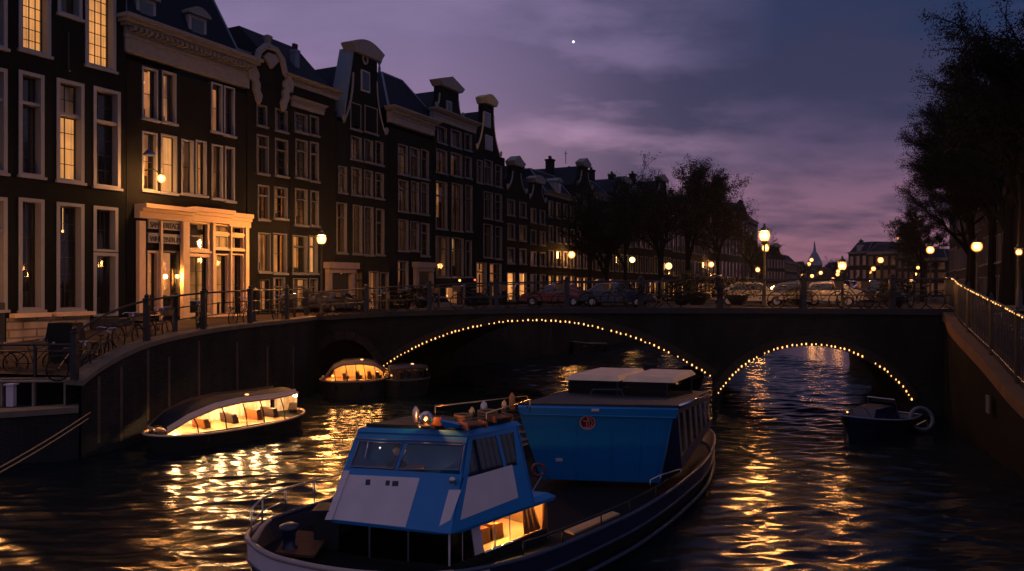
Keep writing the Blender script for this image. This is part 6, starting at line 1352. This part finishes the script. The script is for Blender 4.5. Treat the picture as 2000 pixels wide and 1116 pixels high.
saloon_boat('small canal boat with a brightly lit cream cabin moored by the curving wall', (-10.55, 22.1), (-7.25, 26.3), 2.1, .44, [(0, .60), (.12, .92), (.3, 1.16), (.5, 1.24), (.75, 1.22), (1, 1.26)], (.07, .88), lit_window('glowing_boat_drapes', (1., .52, .2), 2.6, 14, .3, .2), CLEAR, HULLD, mat('boat_trim_tan', (.80, .50, .30), .4, coat=.3), lp=420., sheer=.10)
saloon_boat('small boat with an amber rounded cabin half under the left arch', (-8.25, 33.0), (-5.4, 33.5), 1.9, .74, [(0, .85), (.12, 1.25), (.3, 1.46), (.6, 1.5), (.85, 1.4), (1, 1.1)], (.08, .94), W_AMBER, AGLASS, HULLD, mat('boat_trim_brown', (.32, .18, .12), .4), lp=110., sheer=.06)
saloon_boat('long low boat with dim red cabin windows at the foot of the central arch', (-5.6, 33.3), (-3.7, 34.2), 1.5, .72, [(0, 1.2), (.5, 1.26), (1, 1.2)], (.1, .9), lit_window('dim_red_room', (1., .22, .05), .12, 4, .6, .5), DGLASS, HULLD, mat('boat_trim_dark', (.08, .05, .05), .4), lp=1.6, sheer=.05)
def open_boat(label, c0, c1, beam, z_g, hull, trim, cabin=True, group=None):
    a = Vector((*c0, 0)); b = Vector((*c1, 0)); L = (b - a).length; U = (b - a).normalized(); V = Vector((U.y, -U.x, 0)); rt = thing('motor_boat', (a + b) / 2, label, 'boat', group)
    def q(t_, v, z): return a + U * L * t_ + V * v + Vector((0, 0, z))
    n = 20; ts = [i / n for i in range(n + 1)]
    def hb_(t_): return beam / 2 * (min(1, .72 + t_) if t_ < .3 else max(0.02, (1 - ((t_ - .3) / .7) ** 2.4)) ** .8)
    def zg(t_): return z_g + .28 * t_ ** 2.2
    lp_ = [q(t_, hb_(t_), zg(t_)) for t_ in ts] + [q(t_, -hb_(t_), zg(t_)) for t_ in ts[::-1]]
    hull_loft([hull], rt, lp_, ['hull'], [(0, 0, 0), (-.2, .25, 1)]); m = MB(); m.tube(lp_, .028, 6, closed=True); m.build('gunwale', trim, rt, smooth=True)
    m = MB(); m.poly([p - up * .18 for p in lp_]); m.build('deck', DECKM, rt)
    if cabin:
        m = MB(); m.hexa([q(.36, -.5, z_g), q(.74, -.42, z_g + .05), q(.74, .42, z_g + .05), q(.36, .5, z_g)], [q(.40, -.42, z_g + .42), q(.66, -.34, z_g + .38), q(.66, .34, z_g + .38), q(.40, .42, z_g + .42)]); m.build('cuddy', NAVY, rt)
        m = MB(); m.slab([q(.44, .49, z_g + .1), q(.58, .47, z_g + .12), q(.57, .42, z_g + .33), q(.45, .44, z_g + .33)], V, .02); m.build('window', BWHITE, rt)
        m = MB(); m.tube([q(.34, .5, z_g), q(.40, .44, z_g + .62), q(.40, -.44, z_g + .62), q(.34, -.5, z_g)], .02, 6); m.build('windscreen_frame', STEEL, rt); m = MB(); m.quad(q(.34, .5, z_g), q(.40, .44, z_g + .62), q(.40, -.44, z_g + .62), q(.34, -.5, z_g)); m.build('windscreen', DGLASS, rt)
        m = MB(); m.tube([q(.7, -.3, zg(.7)), q(.8, -.25, zg(.8) + .3), q(1, 0, zg(1) + .28), q(.8, .25, zg(.8) + .3), q(.7, .3, zg(.7))], .014, 5); m.build('bow_rail', STEEL, rt)
        m = MB(); m.ball(q(.9, .1, zg(.9) + .12), .03, 8, 5); m.build('bow_light', BULB, rt)
    else:
        for t_ in (.25, .5, .72): m = MB(); m.slab([q(t_, -hb_(t_) * .95, z_g - .05), q(t_ + .08, -hb_(t_) * .95, z_g - .05), q(t_ + .08, hb_(t_) * .95, z_g - .05), q(t_, hb_(t_) * .95, z_g - .05)], up, .03); m.build('thwart', WOODV, rt)
    return rt
open_boat('dark blue motor launch moored below the right-hand arch', (13.2, 25.9), (10.2, 23.6), 1.7, .52, NAVY, GREYBLUE)
open_boat('small open boat with a pale cover seen through the central arch', (6.6, 57.0), (4.3, 54.5), 1.5, .55, HULLD, TRIM, False)
open_boat('dark barge with a high rounded bow filling the right-hand arch', (24.5, 49.5), (20.6, 41.5), 5.2, 1.9, HULLD, HULLD, False)
open_boat('dark moored boat left of the purple water inside the right arch', (7.2, 33.5), (8.9, 37.2), 1.6, .7, HULLD, IRON, False)
c = P(1800, 818, 25.0); rt = thing('dinghy', (c.x, c.y, 0), 'round pale-edged inflatable ring floating next to the dark launch', 'dinghy'); m = MB(); m.tube([c + Vector((.36 * math.cos(i * .35), .1 * math.sin(i * .35) * 1.0, .34 * math.sin(i * .35))) for i in range(18)], .06, 8, closed=True); m.build('tube', mat('inflatable_grey', (.14, .15, .2), .5), rt, smooth=True)
m = MB(); m.tube([c + Vector((-.2, -.05, -.2)), c + Vector((.1, -.05, -.05)), c + Vector((.2, -.05, -.25))], .03, 6); m.ball(c + Vector((-.1, -.1, 0)), .022, 6, 4); m.build('rope', BRASS, rt)
# houseboat behind the bridge
hbp = thing('houseboat', (-.5, 52.5, 0), 'houseboat with pale window frames seen under the crown of the central arch', 'houseboat'); hf = Fr((-1.9, 50.4), (.75, .66), (.66, -.75))
m = MB(); fbox(m, hf, -.4, 9.2, -3.0, .15, -.2, .62); m.build('hull', HULLD, hbp); m = MB(); fbox(m, hf, -.4, 9.2, .152, .25, .42, .62); m.build('gunwale', WHITE, hbp)
wh = [(.3, 1.5, .9, 2.3, 'd'), (2.0, 3.2, .9, 2.3, 'k'), (3.8, 5.2, .95, 2.4, 'W'), (5.7, 6.5, .65, 2.4, 'k'), (6.9, 8.3, .9, 2.3, 'W')]
wall_holes(hf, 0, 8.8, .62, 2.65, [h[:4] for h in wh], .15).build('wall', mat('houseboat_paint', (.12, .08, .06), .6), hbp)
for h in wh: window(hbp, hf, *h[:4], kind=h[4], simple=True, depth=.1, fw=.1)
m = MB(); fbox(m, hf, -.2, 9.0, -2.8, .2, 2.66, 2.8); m.build('roof', HULLD, hbp); m = MB(); m.ball(hf.p(5.45, .25, 2.25), .10, 8, 6); m.build('porch_lamp', LAMP, hbp); light(hf.p(5.45, .5, 2.2), 25, WARM, .1, hbp, 'porch_light')
# mooring ropes on the left
for (x0_, y0_, x1_, y1_, lab) in ((-60, 946, 176, 806, 'upper of the two pale mooring ropes slanting across the lower left corner'), (-60, 956, 172, 818, 'lower of the two pale mooring ropes slanting across the lower left corner')):
    a, b = P(x0_, y0_, 13.5), P(x1_, y1_, 20.9); m = MB(); m.tube([a.lerp(b, i / 10) - up * .05 * math.sin(math.pi * i / 10) for i in range(11)], .016, 6)
    tag(m.build('mooring_rope', mat('rope_pale', (.34, .26, .16), .8), None, smooth=True, org=a), lab, 'rope', 'mooring ropes on the left')
# ------------------------------------------------------------------ thin mist added to spread the lamp glow
hz = MB(); hz.box(-900, 900, -60, 900, -2.0, 60); h_ = hz.build('haze', None, None); h_['kind'] = 'stuff'; h_['label'] = 'thin mist added over the canal and streets to spread the lamp glow'
hm = bpy.data.materials.new('haze'); hm.use_nodes = True; t = NT(hm.node_tree); hm.node_tree.nodes.clear()
pv = t.n('ShaderNodeVolumePrincipled'); pv.inputs['Color'].default_value = (.9, .9, .95, 1); pv.inputs['Density'].default_value = .00018; pv.inputs['Anisotropy'].default_value = .85
o = t.n('ShaderNodeOutputMaterial'); t.l(pv.outputs[0], o.inputs[1]); h_.data.materials.clear(); h_.data.materials.append(hm)
